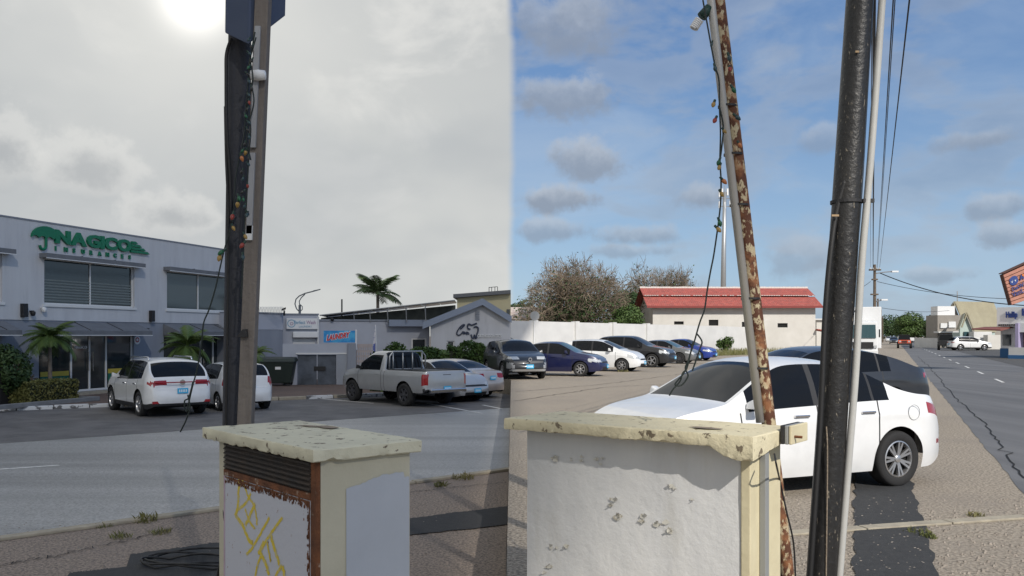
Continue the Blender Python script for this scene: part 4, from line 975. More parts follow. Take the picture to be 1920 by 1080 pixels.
b2 = gl(2,764); c_ = empty('waste_container', (b2.x,b2.y,ZL+.1), A.ang, 'black litter bin at the left edge beside the shrub', 'bin')
MB().hexa([(-.35,-.35,0),(.35,-.35,0),(.35,.35,0),(-.35,.35,0),(-.42,-.42,1.1),(.42,-.42,1.1),(.42,.42,1.1),(-.42,.42,1.1)]).build('body', m_black, c_, bevel=.04); MB().box((-.44,-.44,1.105),(.44,.44,1.17)).build('lid', m_black, c_, bevel=.02); MB().box((-.08,-.42,.72),(.08,-.405,.92)).build('label_plate', m_white, c_)
# orthodontics house with gable
B4 = Wall(at(806,630,41.0).x, 41.0, 1.0, .10, ZL)
o4 = B4.empty('orthodontics_building', 'lilac-grey gabled house with a tooth emblem and dark narrow windows', 'building')
gu0, gu1 = B4.u_(808), B4.u_(957.5); gap = B4.hit(904,566); ze0 = B4.hit(808,606)[1]; ze1 = B4.hit(957,600)[1]
w3 = [B4.rect(838,852,639,672), B4.rect(882,896,641,674), B4.rect(923,938,644,668)]
hmin = min(ze0, ze1)-.02
holed(MB(), gu0, gu1, 0, hmin, w3, .25).build('wall', m_wall_o, o4)
MB().prism([(gu0,0,hmin+.002),(gu1,0,hmin+.002),(gu1,0,ze1),(gap[0],0,gap[1]),(gu0,0,ze0)], (0,.25,0)).build('gable', m_wall_o, o4)
MB().box((gu0,.252,0),(gu0+.25,6,hmin)).build('side_wall', m_wall_o, o4); MB().box((gu1-.25,.252,0),(gu1,4.2,hmin)).build('side_wall', m_wall_o, o4)
for i, h_ in enumerate(w3): window(o4, h_, .12, m_frame_w, m_wglass if i < 2 else m_frame, .05)
def slope(par, a_, b_, y0, y1, th, m, nm):
    (ux,uz),(vx,vz) = a_, b_
    return MB().hexa([(ux,y0,uz),(vx,y0,vz),(vx,y1,vz),(ux,y1,uz),(ux,y0,uz+th),(vx,y0,vz+th),(vx,y1,vz+th),(ux,y1,uz+th)]).build(nm, m, par)
slope(o4, (gu0-.35,ze0-.10),(gap[0],gap[1]+.02), -.25, 6, .10, m_shingle, 'roof'); slope(o4, (gap[0],gap[1]+.02),(gu1+.02,ze1+.02), -.25, 4.2, .10, m_shingle, 'roof')
slope(o4, (gu0-.4,ze0-.28),(gap[0],gap[1]-.16), -.30, -.252, .32, m_fascia, 'bargeboard'); slope(o4, (gap[0],gap[1]-.16),(gu1+.02,ze1-.14), -.30, -.252, .32, m_fascia, 'bargeboard')
vt = B4.rect(891,899,581,600)
for k in range(6):
    z = vt[2]+(vt[3]-vt[2])*k/6; MB().box((vt[0],-.05,z),(vt[1],-.004,z+(vt[3]-vt[2])/6*.55)).build('vent_slat', m_wall_lo, o4)
sg = B4.empty('orthodontics_sign', 'dark script and tooth outline sign with white orthodontics lettering', 'sign'); m_navy = mat('navy_letters', (.03,.04,.075), .5)
def stroke(pts, rr_, nm, m): 
    P = [B4.hit(*q) for q in pts]; Q = []
    for k in range(len(P)-1):
        for s in range(5):
            t = s/5; p0 = P[max(k-1,0)]; p1 = P[k]; p2 = P[k+1]; p3 = P[min(k+2,len(P)-1)]
            f = lambda a_,b_,c_,d_: .5*((2*b_)+(-a_+c_)*t+(2*a_-5*b_+4*c_-d_)*t*t+(-a_+3*b_-3*c_+d_)*t*t*t)
            Q.append((f(p0[0],p1[0],p2[0],p3[0]), -.05, f(p0[1],p1[1],p2[1],p3[1])))
    Q.append((P[-1][0],-.05,P[-1][1])); MB().tube(Q, rr_, 6).build(nm, m, sg)
stroke([(863,617),(869,612),(871,609),(868,609),(862,614),(857,622),(857,627),(862,628),(869,621)], .032, 'script_letter', m_navy)
stroke([(868,623),(869.5,626),(871,622),(872.5,626)], .026, 'script_letter', m_navy); stroke([(874,625),(876,622.5),(874,623),(875,626.5),(877,625)], .026, 'script_letter', m_navy); stroke([(878,622.5),(877.5,626),(880,625.5)], .026, 'script_letter', m_navy)
stroke([(882,617),(877.5,616),(876.5,611),(879,607.5),(884,609.5),(889,608),(894,606)], .036, 'tooth_outline', m_navy); stroke([(888,614),(893,612.5),(896.5,615),(896,621),(894,627),(893,634),(891,633),(889.5,628),(888,633.5),(885.5,634),(883,627)], .036, 'tooth_outline', m_navy)
ou, oz = B4.hit(895, 633); t_ = on_wall(text_mb('ORTHODONTICS', w=B4.u_(940)-ou, h=.16, bold=.02, extrude=.02), ou, -.03, oz); t_.build('lettering', m_white, sg)
# solar panels on posts above the wing, leaning along the roof
so_ = empty('solar_array', at(730,600,44)-Vector((0,0,at(730,600,44).z-ZL)), 0, 'long tilted row of solar panels on thin posts above the laundry roof', 'solar panels')
pA, pB = at(600,592,43.6), at(853,564,43.6)
for k in range(8):
    a_ = pA.lerp(pB, k/8+.004); b_ = pA.lerp(pB, (k+1)/8-.004); back = Vector((0,1.7,-.06)); up = Vector((0,0,.05))
    MB().hexa([a_,b_,b_+back,a_+back,a_+up,b_+up,b_+back+up,a_+back+up]).build('solar_panel', m_solar, so_, world=True)
MB().tube([pA+Vector((0,-.06,.02)), pB+Vector((0,-.06,.02))], .035, 6).build('rail', m_steel, so_, world=True)
for px in (663,693,726,761,797):
    f = (px-600)/253; q = pA.lerp(pB, f); q2 = at(px+2, 604, 43.7); MB().tube([q, Vector((q.x+.03, q.y+.1, min(q2.z, q.z-.1)))], .03, 6).build('post', m_steel, so_, world=True)
rb = MB().hexa([at(600,606,44.6),at(853,606,44.6),at(853,606,44.6)+Vector((0,.5,0)),at(600,606,44.6)+Vector((0,.5,0)),at(602,596,44.6),at(853,572,44.6),at(853,572,44.6)+Vector((0,.5,0)),at(602,596,44.6)+Vector((0,.5,0))]); rb.build('backing_roof', m_shingle, o2, world=True)
# cream building behind
o5 = empty('cream_building', (at(906,630,50).x, 50, ZL), 0, 'cream yellow flat-roofed building behind the gabled house', 'building')
q0, q1 = at(857,556,50), at(957.5,548,50)
MB().hexa([(q0.x,50,ZL),(q1.x,50,ZL),(q1.x,54,ZL),(q0.x,54,ZL),(q0.x,50,q0.z-.1),(q1.x,50,q1.z-.1),(q1.x,54,q1.z-.1),(q0.x,54,q0.z-.1)]).build('wall', m_cream, o5, world=True)
MB().hexa([(q0.x-.2,49.6,q0.z-.09),(q1.x,49.6,q1.z-.09),(q1.x,54.2,q1.z-.09),(q0.x-.2,54.2,q0.z-.09),(q0.x-.2,49.6,q0.z+.12),(q1.x,49.6,q1.z+.12),(q1.x,54.2,q1.z+.12),(q0.x-.2,54.2,q0.z+.12)]).build('roof', mat('grey_roof_edge', (.14,.145,.155), .8), o5, world=True)
MB().hexa([at(950,580,49.95),at(956,580,49.95),at(956,592,49.95),at(950,592,49.95)][::-1]+[p_+Vector((0,.04,0)) for p_ in [at(950,580,49.95),at(956,580,49.95),at(956,592,49.95),at(950,592,49.95)][::-1]]).build('window', m_wglass, o5, world=True)
for px in (917,922,928,933): MB().tube([at(px,549,51), at(px,538,51)], .02, 5).build('roof_rail', m_black, o5, world=True)
MB().tube([at(917,539,51), at(933,537.5,51)], .018, 5).build('roof_rail', m_black, o5, world=True)
# curly street lamp, chimney pipe, razor wire
sl = empty('street_lamp', (at(562,630,47).x, 47, ZL), 0, 'grey street lamp with curled bracket above the laundry roof', 'street lamp'); m_lampm = mat('lamp_grey', (.15,.165,.18), .5, .5)
b0 = at(562,600,47); MB().tube([Vector((b0.x,47,ZL)), at(562,572,47)], .07, 8).build('pole', m_lampm, sl, world=True)
MB().tube([at(562,585,47),at(556,579,47),at(553,570,47),at(555,561,47),at(561,555,47),at(572,550,47),at(588,546,47)], .035, 6).build('arm', m_lampm, sl, world=True)
MB().tube([at(562,572,47),at(561,565,47),at(565,558,47),at(572,551.5,47)], .03, 6).build('arm', m_lampm, sl, world=True); MB().tube([at(562,585,47),at(567,580,47),at(567,575,47),at(563,571,47)], .025, 6).build('curl', m_lampm, sl, world=True)
MB().hexa([at(587,547.5,46.9),at(601,543.5,46.9),at(601,543.5,47.2),at(587,547.5,47.2),at(587,544.5,46.9),at(601,541.5,46.9),at(601,541.5,47.2),at(587,544.5,47.2)]).build('lamp_head', m_lampm, sl, world=True)
vp = MB().tube([Vector((at(641,630,45).x,45,at(641,600,45).z)), at(641,561,45)], .04, 8).build('vent_pipe', m_black); tag(vp, 'thin dark vent pipe rising behind the solar panels', 'pipe')
rw = MB()
pts = []
for k in range(260):
    a_ = k*.42; px = 481+50*k/260; c_ = at(px,582,41.0); pts.append(c_+Vector((0,.16*math.sin(a_),.17*math.cos(a_))))
rw.tube(pts, .008, 3); rz = rw.build('razor_wire', m_steel); tag(rz, 'coiled razor wire on the low wall beside the wooden post', 'razor wire')
an = empty('roof_fixture', at(533,592,41.6), 0, 'small dark floodlight on the low roof by the razor wire', 'floodlight')
MB().tube([at(533,592,41.6), at(533,582,41.6)], .05, 6).build('stem', m_black, an, world=True); MB().hexa([at(528,583,41.5),at(536,580,41.5),at(536,580,41.8),at(528,583,41.8),at(528,579,41.5),at(536,576,41.5),at(536,576,41.8),at(528,579,41.8)]).build('lamp_head', m_black, an, world=True)
# ------------------------------------------------------------------ left: plants
pl = A.hit(92, 700); 
def gfa(px, py): q = gl(px, py); return (q.x, q.y, ZL+.1)
palm(gfa(94,755), 2.05, 1.0, 30, 'short leafy palm in front of the glass shopfront doors', 11, m_palm, .07, droop=(.7,1.3))
palm(gfa(352,742), 1.75, 1.15, 30, 'spreading short palm behind the white crossover and small hatchback', 12, m_palm, .07, droop=(.7,1.3))
palm(gfa(481,738), 1.4, .75, 16, 'small palm half hidden behind the wooden post', 14, m_palm, .05, droop=(.7,1.3))
q = at(710,630,66); palm((q.x,q.y,ZL), at(710,553,66).z-ZL, 2.3, 22, 'tall coconut palm silhouetted above the laundry roof', 13, m_palm_dark, .14, droop=(.35,.9))
s0 = gl(84,761); hd = empty('clipped_hedge', (s0.x,s0.y,ZL+.1), A.ang, 'low clipped box hedge in the kerbed planter', 'hedge')
rng = random.Random(5); lf = MB()
for _ in range(5200):
    f = rng.randrange(5); p_ = [rng.uniform(-.95,.95), rng.uniform(-.42,.42), rng.uniform(.05,.72)]
    if f == 0: p_[2] = .72+rng.gauss(0,.025)
    elif f == 1: p_[1] = -.42+rng.gauss(0,.025)
    elif f == 2: p_[1] = .42+rng.gauss(0,.025)
    elif f == 3: p_[0] = .95+rng.gauss(0,.025)
    else: p_[0] = -.95+rng.gauss(0,.025)
    p_ = Vector(p_); nn = Vector((rng.gauss(0,1),rng.gauss(0,1),rng.gauss(.3,1))).normalized(); tt = nn.orthogonal().normalized(); bb = nn.cross(tt); s = rng.uniform(.02,.05); lf.quad(p_-tt*s,p_+bb*s*.6,p_+tt*s,p_-bb*s*.6)
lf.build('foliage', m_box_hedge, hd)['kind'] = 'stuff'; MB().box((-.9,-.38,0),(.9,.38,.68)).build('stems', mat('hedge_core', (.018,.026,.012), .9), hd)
pk = empty('planter_edge', (s0.x,s0.y,ZL+.1), A.ang, 'grey concrete kerb around the clipped hedge planter', 'planter')
for a_, b_ in (((-3.6,-.95,0),(1.35,-.80,.14)),((1.2,-.795,0),(1.35,.8,.14)),((-3.6,.805,0),(1.35,.95,.14))): MB().box(a_, b_).build('kerb_stone', mat('grey_kerb', (.22,.23,.24), .9, col2=(.16,.165,.17), nscale=5), pk, bevel=.015)
q = gl(22,764); leafy_tree((q.x,q.y,ZL+.1), 2.0, 1.7, 'dark bushy shrub at the left edge beside the black bin', 'shrub', 21, 5000, m_leaf_dark, .07, crown_from=.1, cat='shrub')
hedge([(-5.35,33.6,.7),(-3.9,35.2,.7),(-2.95,36.9,.7)], ZL, 1.62, 7000, 'tall green hedge between the parked cars and the gabled house', 6, m_hedge, .075)
hedge([(-2.75,38.0,.6),(-1.5,39.0,.6),(-.35,39.4,.6)], 0, 1.25, 4500, 'lower green hedge under the gabled house windows near the corner', 8, m_hedge, .075)
for k, (px, py, r_, h_) in enumerate(((272,978,.14,.12),(228,1008,.12,.08),(300,1000,.12,.08),(868,898,.18,.12),(826,912,.10,.10),(195,988,.10,.05))):
    b_ = gl(px,py); tuft((b_.x,b_.y,ZL), r_, h_, 70, 'small green weeds by the road edging, %s' % ('left of the graffiti cabinet','nearest the left corner','among the pale pebbles','largest right of the graffiti cabinet','smaller tuft right of the graffiti cabinet','tiny tuft in the edging joint')[k], 30+k, group='weeds along the edging')
gv = MB(); rng = random.Random(8)
for k in range(260):
    px, py = (rng.uniform(0,420), rng.uniform(980,1075)) if k % 2 else (rng.uniform(770,950), rng.uniform(900,1075)); b_ = gl(px,py)
    if b_.x > -.1: continue
    s = rng.uniform(.005,.014); gv.hexa([(b_.x-s,b_.y-s,ZL),(b_.x+s,b_.y-s*.8,ZL),(b_.x+s*.8,b_.y+s,ZL),(b_.x-s,b_.y+s*.7,ZL),(b_.x-s*.5,b_.y-s*.5,ZL+s),(b_.x+s*.6,b_.y-s*.4,ZL+s*1.1),(b_.x+s*.4,b_.y+s*.5,ZL+s),(b_.x-s*.4,b_.y+s*.4,ZL+s*.9)])
gvo = gv.build('gravel', mat('pale_gravel', (.34,.30,.26), .9, col2=(.16,.14,.12), nscale=3)); gvo['kind'] = 'stuff'; gvo['label'] = 'loose pebbles scattered on the brown verge'

# ------------------------------------------------------------------ left: cars
def g2(px, py, z): q = gnd(px, py, z); return (q.x, q.y)
SP = suv(4.48, 1.85, 1.65, .36, spokes=5, rimstyle='star', handle_mat=m_chrome)
v = car('parked_suv', 'white crossover with roof rails and a red light bar, parked before the shopfront', SP, P_white, 'RL', g2(262,781,ZL), 130, ZL, cat='car', rim=m_alloy)
for sg_ in (1,-1):
    MB().tube([(-1.35,sg_*.60,1.60),(-1.25,sg_*.61,1.665),(.2,sg_*.62,1.67),(.36,sg_*.62,1.60)], .022, 8).build('roof_rail', m_chrome, v, smooth=True)
MB().tube([(-2.24-.07*(1-(k/10)**2)*.98-.034*(1-(k/10)**4), .088*k*.55*1.55, .985) for k in range(-10,11)], .016, 6).build('light_bar', m_tail, v)
MB().lathe([(.001,-.02),(.075,-.02),(.08,0),(.001,0)], 18, 'x', (-2.24-.078,0,.98)).build('badge', m_chrome, v)
for sg_ in (1,-1): MB().box((-2.27,sg_*.45,.40),(-2.235,sg_*.80,.47)).build('reflector', m_tail, v)
v = car('parked_hatchback', 'small white hatchback half hidden behind the dark wooden pole', hatch(3.6,1.6,1.48,.28, rimstyle='star', spokes=8), P_white, 'RL', g2(410,771,ZL), 128, ZL, glass=m_glass)
SPU = dict(L=5.1, W=1.78, xr=1.12, xf=4.2, wr=.375, ww=.25, sill=.46, gap=.08, rend=.12, fend=.7, rbul=.02, crown=8, railf=.80, lean=.30,
    top=[(0,1.10),(.03,1.155),(.10,1.16),(2.20,1.16),(2.26,1.18),(2.34,1.66),(2.5,1.755),(3.0,1.77),(3.25,1.73),(3.95,1.27),(4.08,1.20),(4.7,1.08),(4.96,.98),(5.07,.86),(5.1,.76)],
    belt=[(0,1.06),(.05,1.12),(2.2,1.12),(2.4,1.14),(3.5,1.13),(4.0,1.09),(4.7,.98),(5.0,.86),(5.1,.70)],
    shield=(3.27,3.98), rear=(2.262,2.47), windows=[(2.50,3.74)], seams=[2.42,2.24,3.80], handles=[(2.66,1.0)], mirror=3.62, mirror_mat=m_trim,
    plate_z={'front':.6,'rear':.60}, plates=('rear',), spokes=6, rimstyle='steel',
    zones=[('bed_liner', m_trim, lambda x,y,z,k: .10 < x < 2.2 and k == 'top'), ('taillight', m_tail, lambda x,y,z,k: x < .16 and .72 < z < 1.06 and y > .70),
           ('bumper_trim', m_trim, lambda x,y,z,k: x < .12 and z < .60), ('headlight', m_lamp, lambda x,y,z,k: x > 4.62 and y > .46 and .80 < z < 1.0), ('grille', m_trim, lambda x,y,z,k: x > 5.09 and y < .5 and .62 < z < .82)])
v = car('parked_pickup', 'silver single-cab pickup truck with a bed rack behind the cab', SPU, P_pickup, 'RL', g2(759,762,ZL), 133, ZL, cat='pickup truck', rim=m_dark_alloy)
fr = MB()
for y in (-.60,-.20,.20,.60): fr.tube([(-.45,y,1.14),(-.45,y,1.72)], .022, 6)
fr.tube([(-.45,-.74,1.16),(-.45,-.74,1.60),(-.45,-.60,1.76),(-.45,.60,1.76),(-.45,.74,1.60),(-.45,.74,1.16)], .026, 6); fr.build('bed_rack', m_steel, v, smooth=True)
MB().box((-2.70,-.72,.47),(-2.56,.72,.60)).build('step_bumper', m_chrome, v, bevel=.03); MB().box((-2.575,-.16,.99),(-2.555,.16,1.05)).build('tailgate_handle', m_trim, v)
for sg_ in (1,-1): MB().tube([(-2.5,sg_*.80,1.175),(-.42,sg_*.80,1.175)], .018, 6).build('bed_rail', m_trim, v)
ps = (-2.75, 31.0)
v = car('parked_sedan', 'silver sedan nosing out from behind the pickup tailgate', sedan(4.25,1.68,1.44,.30, spokes=10), P_silver, 'FR', (-2.40,29.35), -47, ZL)
v = car('parked_sedan', 'champagne sedan parked tail outwards past the silver sedan', sedan(4.3,1.68,1.42,.31, zones=lamps([lambda x,y,z,k: x > 3.9 and .6 < z < .72 and y > .45],[lambda x,y,z,k: x < .36 and .74 < z < .90 and y > .40],None,[('bumper_trim', m_trim, lambda x,y,z,k: x < .3 and z < .27)])), P_champ, 'RR', (-.95,32.35), 138, ZL)

# ------------------------------------------------------------------ left: cabinet with graffiti
m_cream_p = mat('chipped_cream_paint', (.62,.60,.46), .85, col2=(.50,.48,.37), nscale=2.5, bump=.25, bscale=45, col3=(.10,.075,.055), n3=(14,.60,.63,.9))
m_body_cream = mat('cream_cabinet_paint', (.50,.48,.38), .85, col2=(.42,.40,.31), nscale=2, bump=.15, bscale=30, col3=(.22,.2,.16), n3=(7,.68,.72,.6))
m_wpatch = mat('pale_overpaint', (.42,.455,.51), .8, col2=(.37,.40,.45), nscale=1.8, bump=.1, bscale=20)
m_door = mat('speckled_door_paint', (.47,.49,.55), .75, col2=(.20,.085,.04), nscale=26, thr=(.66,.70), bump=.1, bscale=30)
m_rust = mat('rust', (.20,.075,.03), .95, col2=(.07,.028,.014), nscale=9, bump=.5, bscale=50, col3=(.40,.33,.26), n3=(14,.60,.66,.7)); m_yellow = mat('yellow_spray_paint', (.60,.47,.04), .7, col2=(.50,.44,.22), nscale=40, thr=(.50,.62)); m_pink = mat('faded_mauve_paint', (.45,.36,.45), .8, col2=(.36,.27,.30), nscale=7)
m_grille = mat('dark_louvre', (.022,.022,.024), .7, col2=(.05,.035,.025), nscale=8); m_bare = mat('bare_cement', (.22,.18,.14), .95, col2=(.30,.24,.18), nscale=20, bump=.6, bscale=60)
D = .55; zt = 1.7-D
n0 = at(587,844,1600*D/214); l0 = at(379,801,1600*D/171); n0.z = l0.z = zt
dv = (l0-n0); llen = dv.length; dv.normalize(); sv = Vector((-dv.y, dv.x, 0)); sv = sv if sv.x > 0 else -sv
slen = .64
cab = empty('electrical_cabinet', (n0.x+dv.x*llen/2+sv.x*slen/2, n0.y+dv.y*llen/2+sv.y*slen/2, ZL), 0, 'cream concrete cabinet with yellow graffiti on its rusty white door', 'cabinet')
def lp(a_, b_, z): return n0+dv*a_+sv*b_+Vector((0,0,z-zt))   # a along the door side, b along the other side
def rough_slab(P, nx, ny, z0, z1, seed, amp=.006, chip=.012, droop=None):
    """slab with uneven, chipped edges; P(a,b,z), a,b in 0..1"""
    r = random.Random(seed); mb = MB(); idx = {}
    zs = [z1, z1-.006, (z0+z1)/2, z0+.006, z0]
    def vert(i, j, k):
        key = (i,j,k)
        if key in idx: return idx[key]
        a_, b_ = i/nx, j/ny; edge = i in (0,nx) or j in (0,ny); p_ = P(a_, b_, zs[k])
        if k in (0,4) and edge:
            c_ = P(.5,.5,zs[k]); inn = Vector((c_.x-p_.x, c_.y-p_.y, 0)).normalized(); p_ = p_+inn*.006
        nn = noise.fractal(p_*6.0+Vector((seed,0,0)), 1.0, 2.0, 4); n2 = noise.fractal(p_*19.0+Vector((0,seed,0)), 1.0, 2.0, 3)
        p_ = p_+Vector((nn*amp, n2*amp, 0))
        if edge and k >= 3: p_.z += max(0, n2-.1)*chip*1.6+nn*chip*.5
        if edge and k <= 1: p_.z -= max(0, n2-.25)*chip
        if not edge and k == 0: p_.z += nn*.003
        if droop and k >= 2: p_.z -= droop(a_, b_)*(1 if k >= 3 else .5)
        mb.v.append(p_); idx[key] = len(mb.v)-1; return idx[key]
    for i in range(nx):
        for j in range(ny):
            mb.f.append((vert(i,j,0),vert(i+1,j,0),vert(i+1,j+1,0),vert(i,j+1,0))); mb.f.append((vert(i,j,4),vert(i,j+1,4),vert(i+1,j+1,4),vert(i+1,j,4)))
    for k in range(4):
        for i in range(nx):
            for j in (0,ny): mb.f.append((vert(i,j,k),vert(i+1,j,k),vert(i+1,j,k+1),vert(i,j,k+1)))
        for j in range(ny):
            for i in (0,nx): mb.f.append((vert(i,j,k),vert(i,j+1,k),vert(i,j+1,k+1),vert(i,j,k+1)))
    return mb
th = .064
rough_slab(lambda a_,b_,z: lp(a_*llen, b_*slen, z), 60, 30, zt-th, zt, 2).build('top_slab', m_cream_p, cab, world=True, smooth=40)
a0, a1, b0, b1 = .035, llen-.17, .04, slen-.055; zb = zt-th+.004
def cbox(x0, x1, y0, y1, z0, z1, nm, m, par=None, bev=0): 
    return MB().hexa([lp(x0,y0,z0),lp(x1,y0,z0),lp(x1,y1,z0),lp(x0,y1,z0),lp(x0,y0,z1),lp(x1,y0,z1),lp(x1,y1,z1),lp(x0,y1,z1)]).build(nm, m, par or cab, world=True, bevel=bev)
cbox(a0, a1, b0+.02, b1, ZL, zb, 'body', m_body_cream)
cbox(a0, a0+.055, b0-.004, b0+.018, ZL, zb, 'door_frame', m_rust); cbox(a1-.07, a1, b0-.004, b0+.018, ZL, zb, 'door_frame', m_body_cream)
zv = zb-.165
cbox(a0+.056, a1-.072, b0+.006, b0+.018, zv, zb-.004, 'vent_back', m_grille)
for k in range(6):
    z = zv+.012+k*.026
    MB().hexa([lp(a0+.058,b0-.012,z),lp(a1-.074,b0-.012,z),lp(a1-.074,b0+.005,z+.010),lp(a0+.058,b0+.005,z+.010),lp(a0+.058,b0-.012,z+.004),lp(a1-.074,b0-.012,z+.004),lp(a1-.074,b0+.005,z+.014),lp(a0+.058,b0+.005,z+.014)]).build('vent_slat', m_grille, cab, world=True)
cbox(a0+.056, a1-.072, b0-.008, b0+.016, zv-.035, zv-.002, 'lintel', m_rust)
dr = cbox(a0+.058, a1-.09, b0-.006, b0+.014, ZL+.05, zv-.038, 'door', m_door)
cbox(a1-.088, a1-.072, b0-.008, b0+.016, ZL+.05, zv-.038, 'door_edge', m_pink)
# ragged rust border on the door
r_ = random.Random(3)
def rustblots(a_0, a_1, z_0, z_1, n, nm='rust_stain'):
    mb = MB()
    for _ in range(n):
        ca, cz, s = r_.uniform(a_0,a_1), r_.uniform(z_0,z_1), r_.uniform(.003,.011); k = r_.randint(5,7); mb.quad(*[lp(ca+s*math.cos(q*6.283/k)*r_.uniform(.6,1.2), b0-.0075, cz+s*1.3*math.sin(q*6.283/k)*r_.uniform(.6,1.2)) for q in range(k)])
    o = mb.build(nm, m_rust, dr, world=True); o['kind'] = 'stuff'
rustblots(a0+.06, a1-.09, zv-.075, zv-.04, 260); rustblots(a0+.06, a0+.085, ZL+.3, zv-.04, 160)
mb = MB()
pts = [lp(a0+.058+(a1-.09-a0-.058)*k/60, b0-.0072, zv-.040) for k in range(61)]; pt2 = [lp(a0+.058+(a1-.09-a0-.058)*k/60, b0-.0072, zv-.048-.030*abs(noise.fractal(Vector((k*.21,1.3,0)),1,2,4))) for k in range(61)]
for k in range(60): mb.quad(pts[k],pts[k+1],pt2[k+1],pt2[k])
mb.build('rust_band', m_rust, dr, world=True)
pts = [lp(a0+.058, b0-.0072, ZL+.1+(zv-.05-ZL-.1)*k/80) for k in range(81)]; pt2 = [lp(a0+.064+.02*abs(noise.fractal(Vector((k*.17,7.3,0)),1,2,4)), b0-.0072, ZL+.1+(zv-.05-ZL-.1)*k/80) for k in range(81)]
mb = MB()
for k in range(80): mb.quad(pts[k],pts[k+1],pt2[k+1],pt2[k])
mb.build('rust_band', m_rust, dr, world=True)
# graffiti strokes, measured on the door
def door_pt(px, py, off=.009):
    o_ = n0+sv*(b0-off); r = ray(px, py); t = o_.dot(sv)/r.dot(sv) if False else ((o_.x-0)*sv.x+(o_.y-0)*sv.y)/(r.x*sv.x+r.y*sv.y); return CAM+r*t
gf = [[(450,892),(447,920),(446,948),(441,968)],[(452,892),(464,928),(477,950),(482,985)],[(443,958),(462,942),(470,925)],[(441,966),(455,985),(466,1012),(474,1018)],[(460,955),(466,975),(478,992)],[(478,945),(468,968),(460,985)],[(505,970),(490,998),(472,1028),(462,1040)],
      [(530,970),(514,992),(500,1012),(484,1040)],[(508,1005),(515,1030),(524,1058)],[(484,1038),(494,1015)],[(488,1036),(499,1060),(504,1078)],[(490,1040),(482,1062),(478,1082)],[(528,1060),(518,1078),(512,1090)],[(530,1062),(534,1090)],[(500,1016),(505,1040),(507,1052)]]
g_ = MB()
for s_ in gf:
    P = []
    for k in range(len(s_)-1):
        for q in range(8):
            t = q/8; p0, p1, p2, p3 = s_[max(k-1,0)], s_[k], s_[k+1], s_[min(k+2,len(s_)-1)]
            P.append([.5*((2*p1[i])+(-p0[i]+p2[i])*t+(2*p0[i]-5*p1[i]+4*p2[i]-p3[i])*t*t+(-p0[i]+3*p1[i]-3*p2[i]+p3[i])*t*t*t) for i in (0,1)])
    P.append(list(s_[-1])); g_.ribbon([door_pt(px+r_.gauss(0,.4), py,   .0068+.00012*gf.index(s_)) for px, py in P], r_.choice((.018,.023,.028)), sv)
g_.build('graffiti', m_yellow, dr, world=True)
# pale overpainted panel on the other side: ragged upper edge
mb = MB(); n = 40; up = []; dn = []
for k in range(n+1):
    f = k/n; b_ = b0+.16+(b1-b0-.165)*f; zz = zb-.155+.05*min(1,f*1.6)+.012*noise.fractal(Vector((k*.2,3,0)),1,2,4)-(.03 if f > .92 else 0)
    up.append(lp(a0-.004, b_, zz)); dn.append(lp(a0-.004, b_, ZL+.02))
for k in range(n): mb.quad(up[k],up[k+1],dn[k+1],dn[k])
mb.build('pale_panel', m_wpatch, cab, world=True)
for (fa, fb, s_) in ((.30,.10,.05),(.52,.46,.075)):  # bare cement spots on the slab top
    mb = MB(); c_ = lp(llen*(1-fa) if fa < .4 else llen*.62, slen*(.78 if fa < .4 else .86), zt+.006); mb.quad(*[c_+dv*s_*1.6*math.cos(k*.524)*r_.uniform(.7,1.15)+sv*s_*.6*math.sin(k*.524)*r_.uniform(.7,1.15) for k in range(12)]); mb.build('bare_patch', m_bare, cab, world=True)
# cables at the left side
m_cable = mat('black_cable', (.012,.012,.013), .6)
def curve_pts(P, n=8):
    Q = []
    for k in range(len(P)-1):
        p0, p1, p2, p3 = P[max(k-1,0)], P[k], P[k+1], P[min(k+2,len(P)-1)]
        for q in range(n): t = q/n; Q.append(.5*((2*p1)+(-p0+p2)*t+(2*p0-5*p1+4*p2-p3)*t*t+(-p0+3*p1-3*p2+p3)*t*t*t))
    return Q+[P[-1]]
dc = (n0+dv*(a1+.02)).y
cb = empty('loose_cable', (at(424,960,dc).x, dc, ZL), 0, 'loose black cable looped beside the graffiti door, its coils spilling on the ground', 'cable')
MB().tube(curve_pts([at(432,930,dc),at(424,940,dc),at(420,960,dc-.03),at(424,985,dc-.03),at(433,975,dc-.02),at(437,955,dc-.03),at(432,940,dc),at(424,945,dc),at(421,965,dc-.02),at(425,990,dc),at(420,1015,dc),at(412,1060,dc+.05),at(404,1100,dc+.3)]), .008, 6).build('cable_loop', m_cable, cb, world=True, smooth=True)
g0 = gl(345,1062)
for k in range(3):
    P = []
    for q in range(26):
        a_ = q*6.283/24; P.append(Vector((g0.x+(.42+.1*k)*math.cos(a_)+.10*k, g0.y+(.20+.06*k)*math.sin(a_)+.05*k, ZL+.03+.05*abs(math.sin(a_*1.5+k)))))
    MB().tube(P, .011, 6).build('coil', m_cable, cb, world=True, smooth=True)
MB().tube(curve_pts([at(404,1100,dc+.3), Vector((g0.x+.75,g0.y-.05,ZL+.1)), Vector((g0.x+.5,g0.y+.1,ZL+.03))]), .010, 6).build('cable_run', m_cable, cb, world=True, smooth=True)

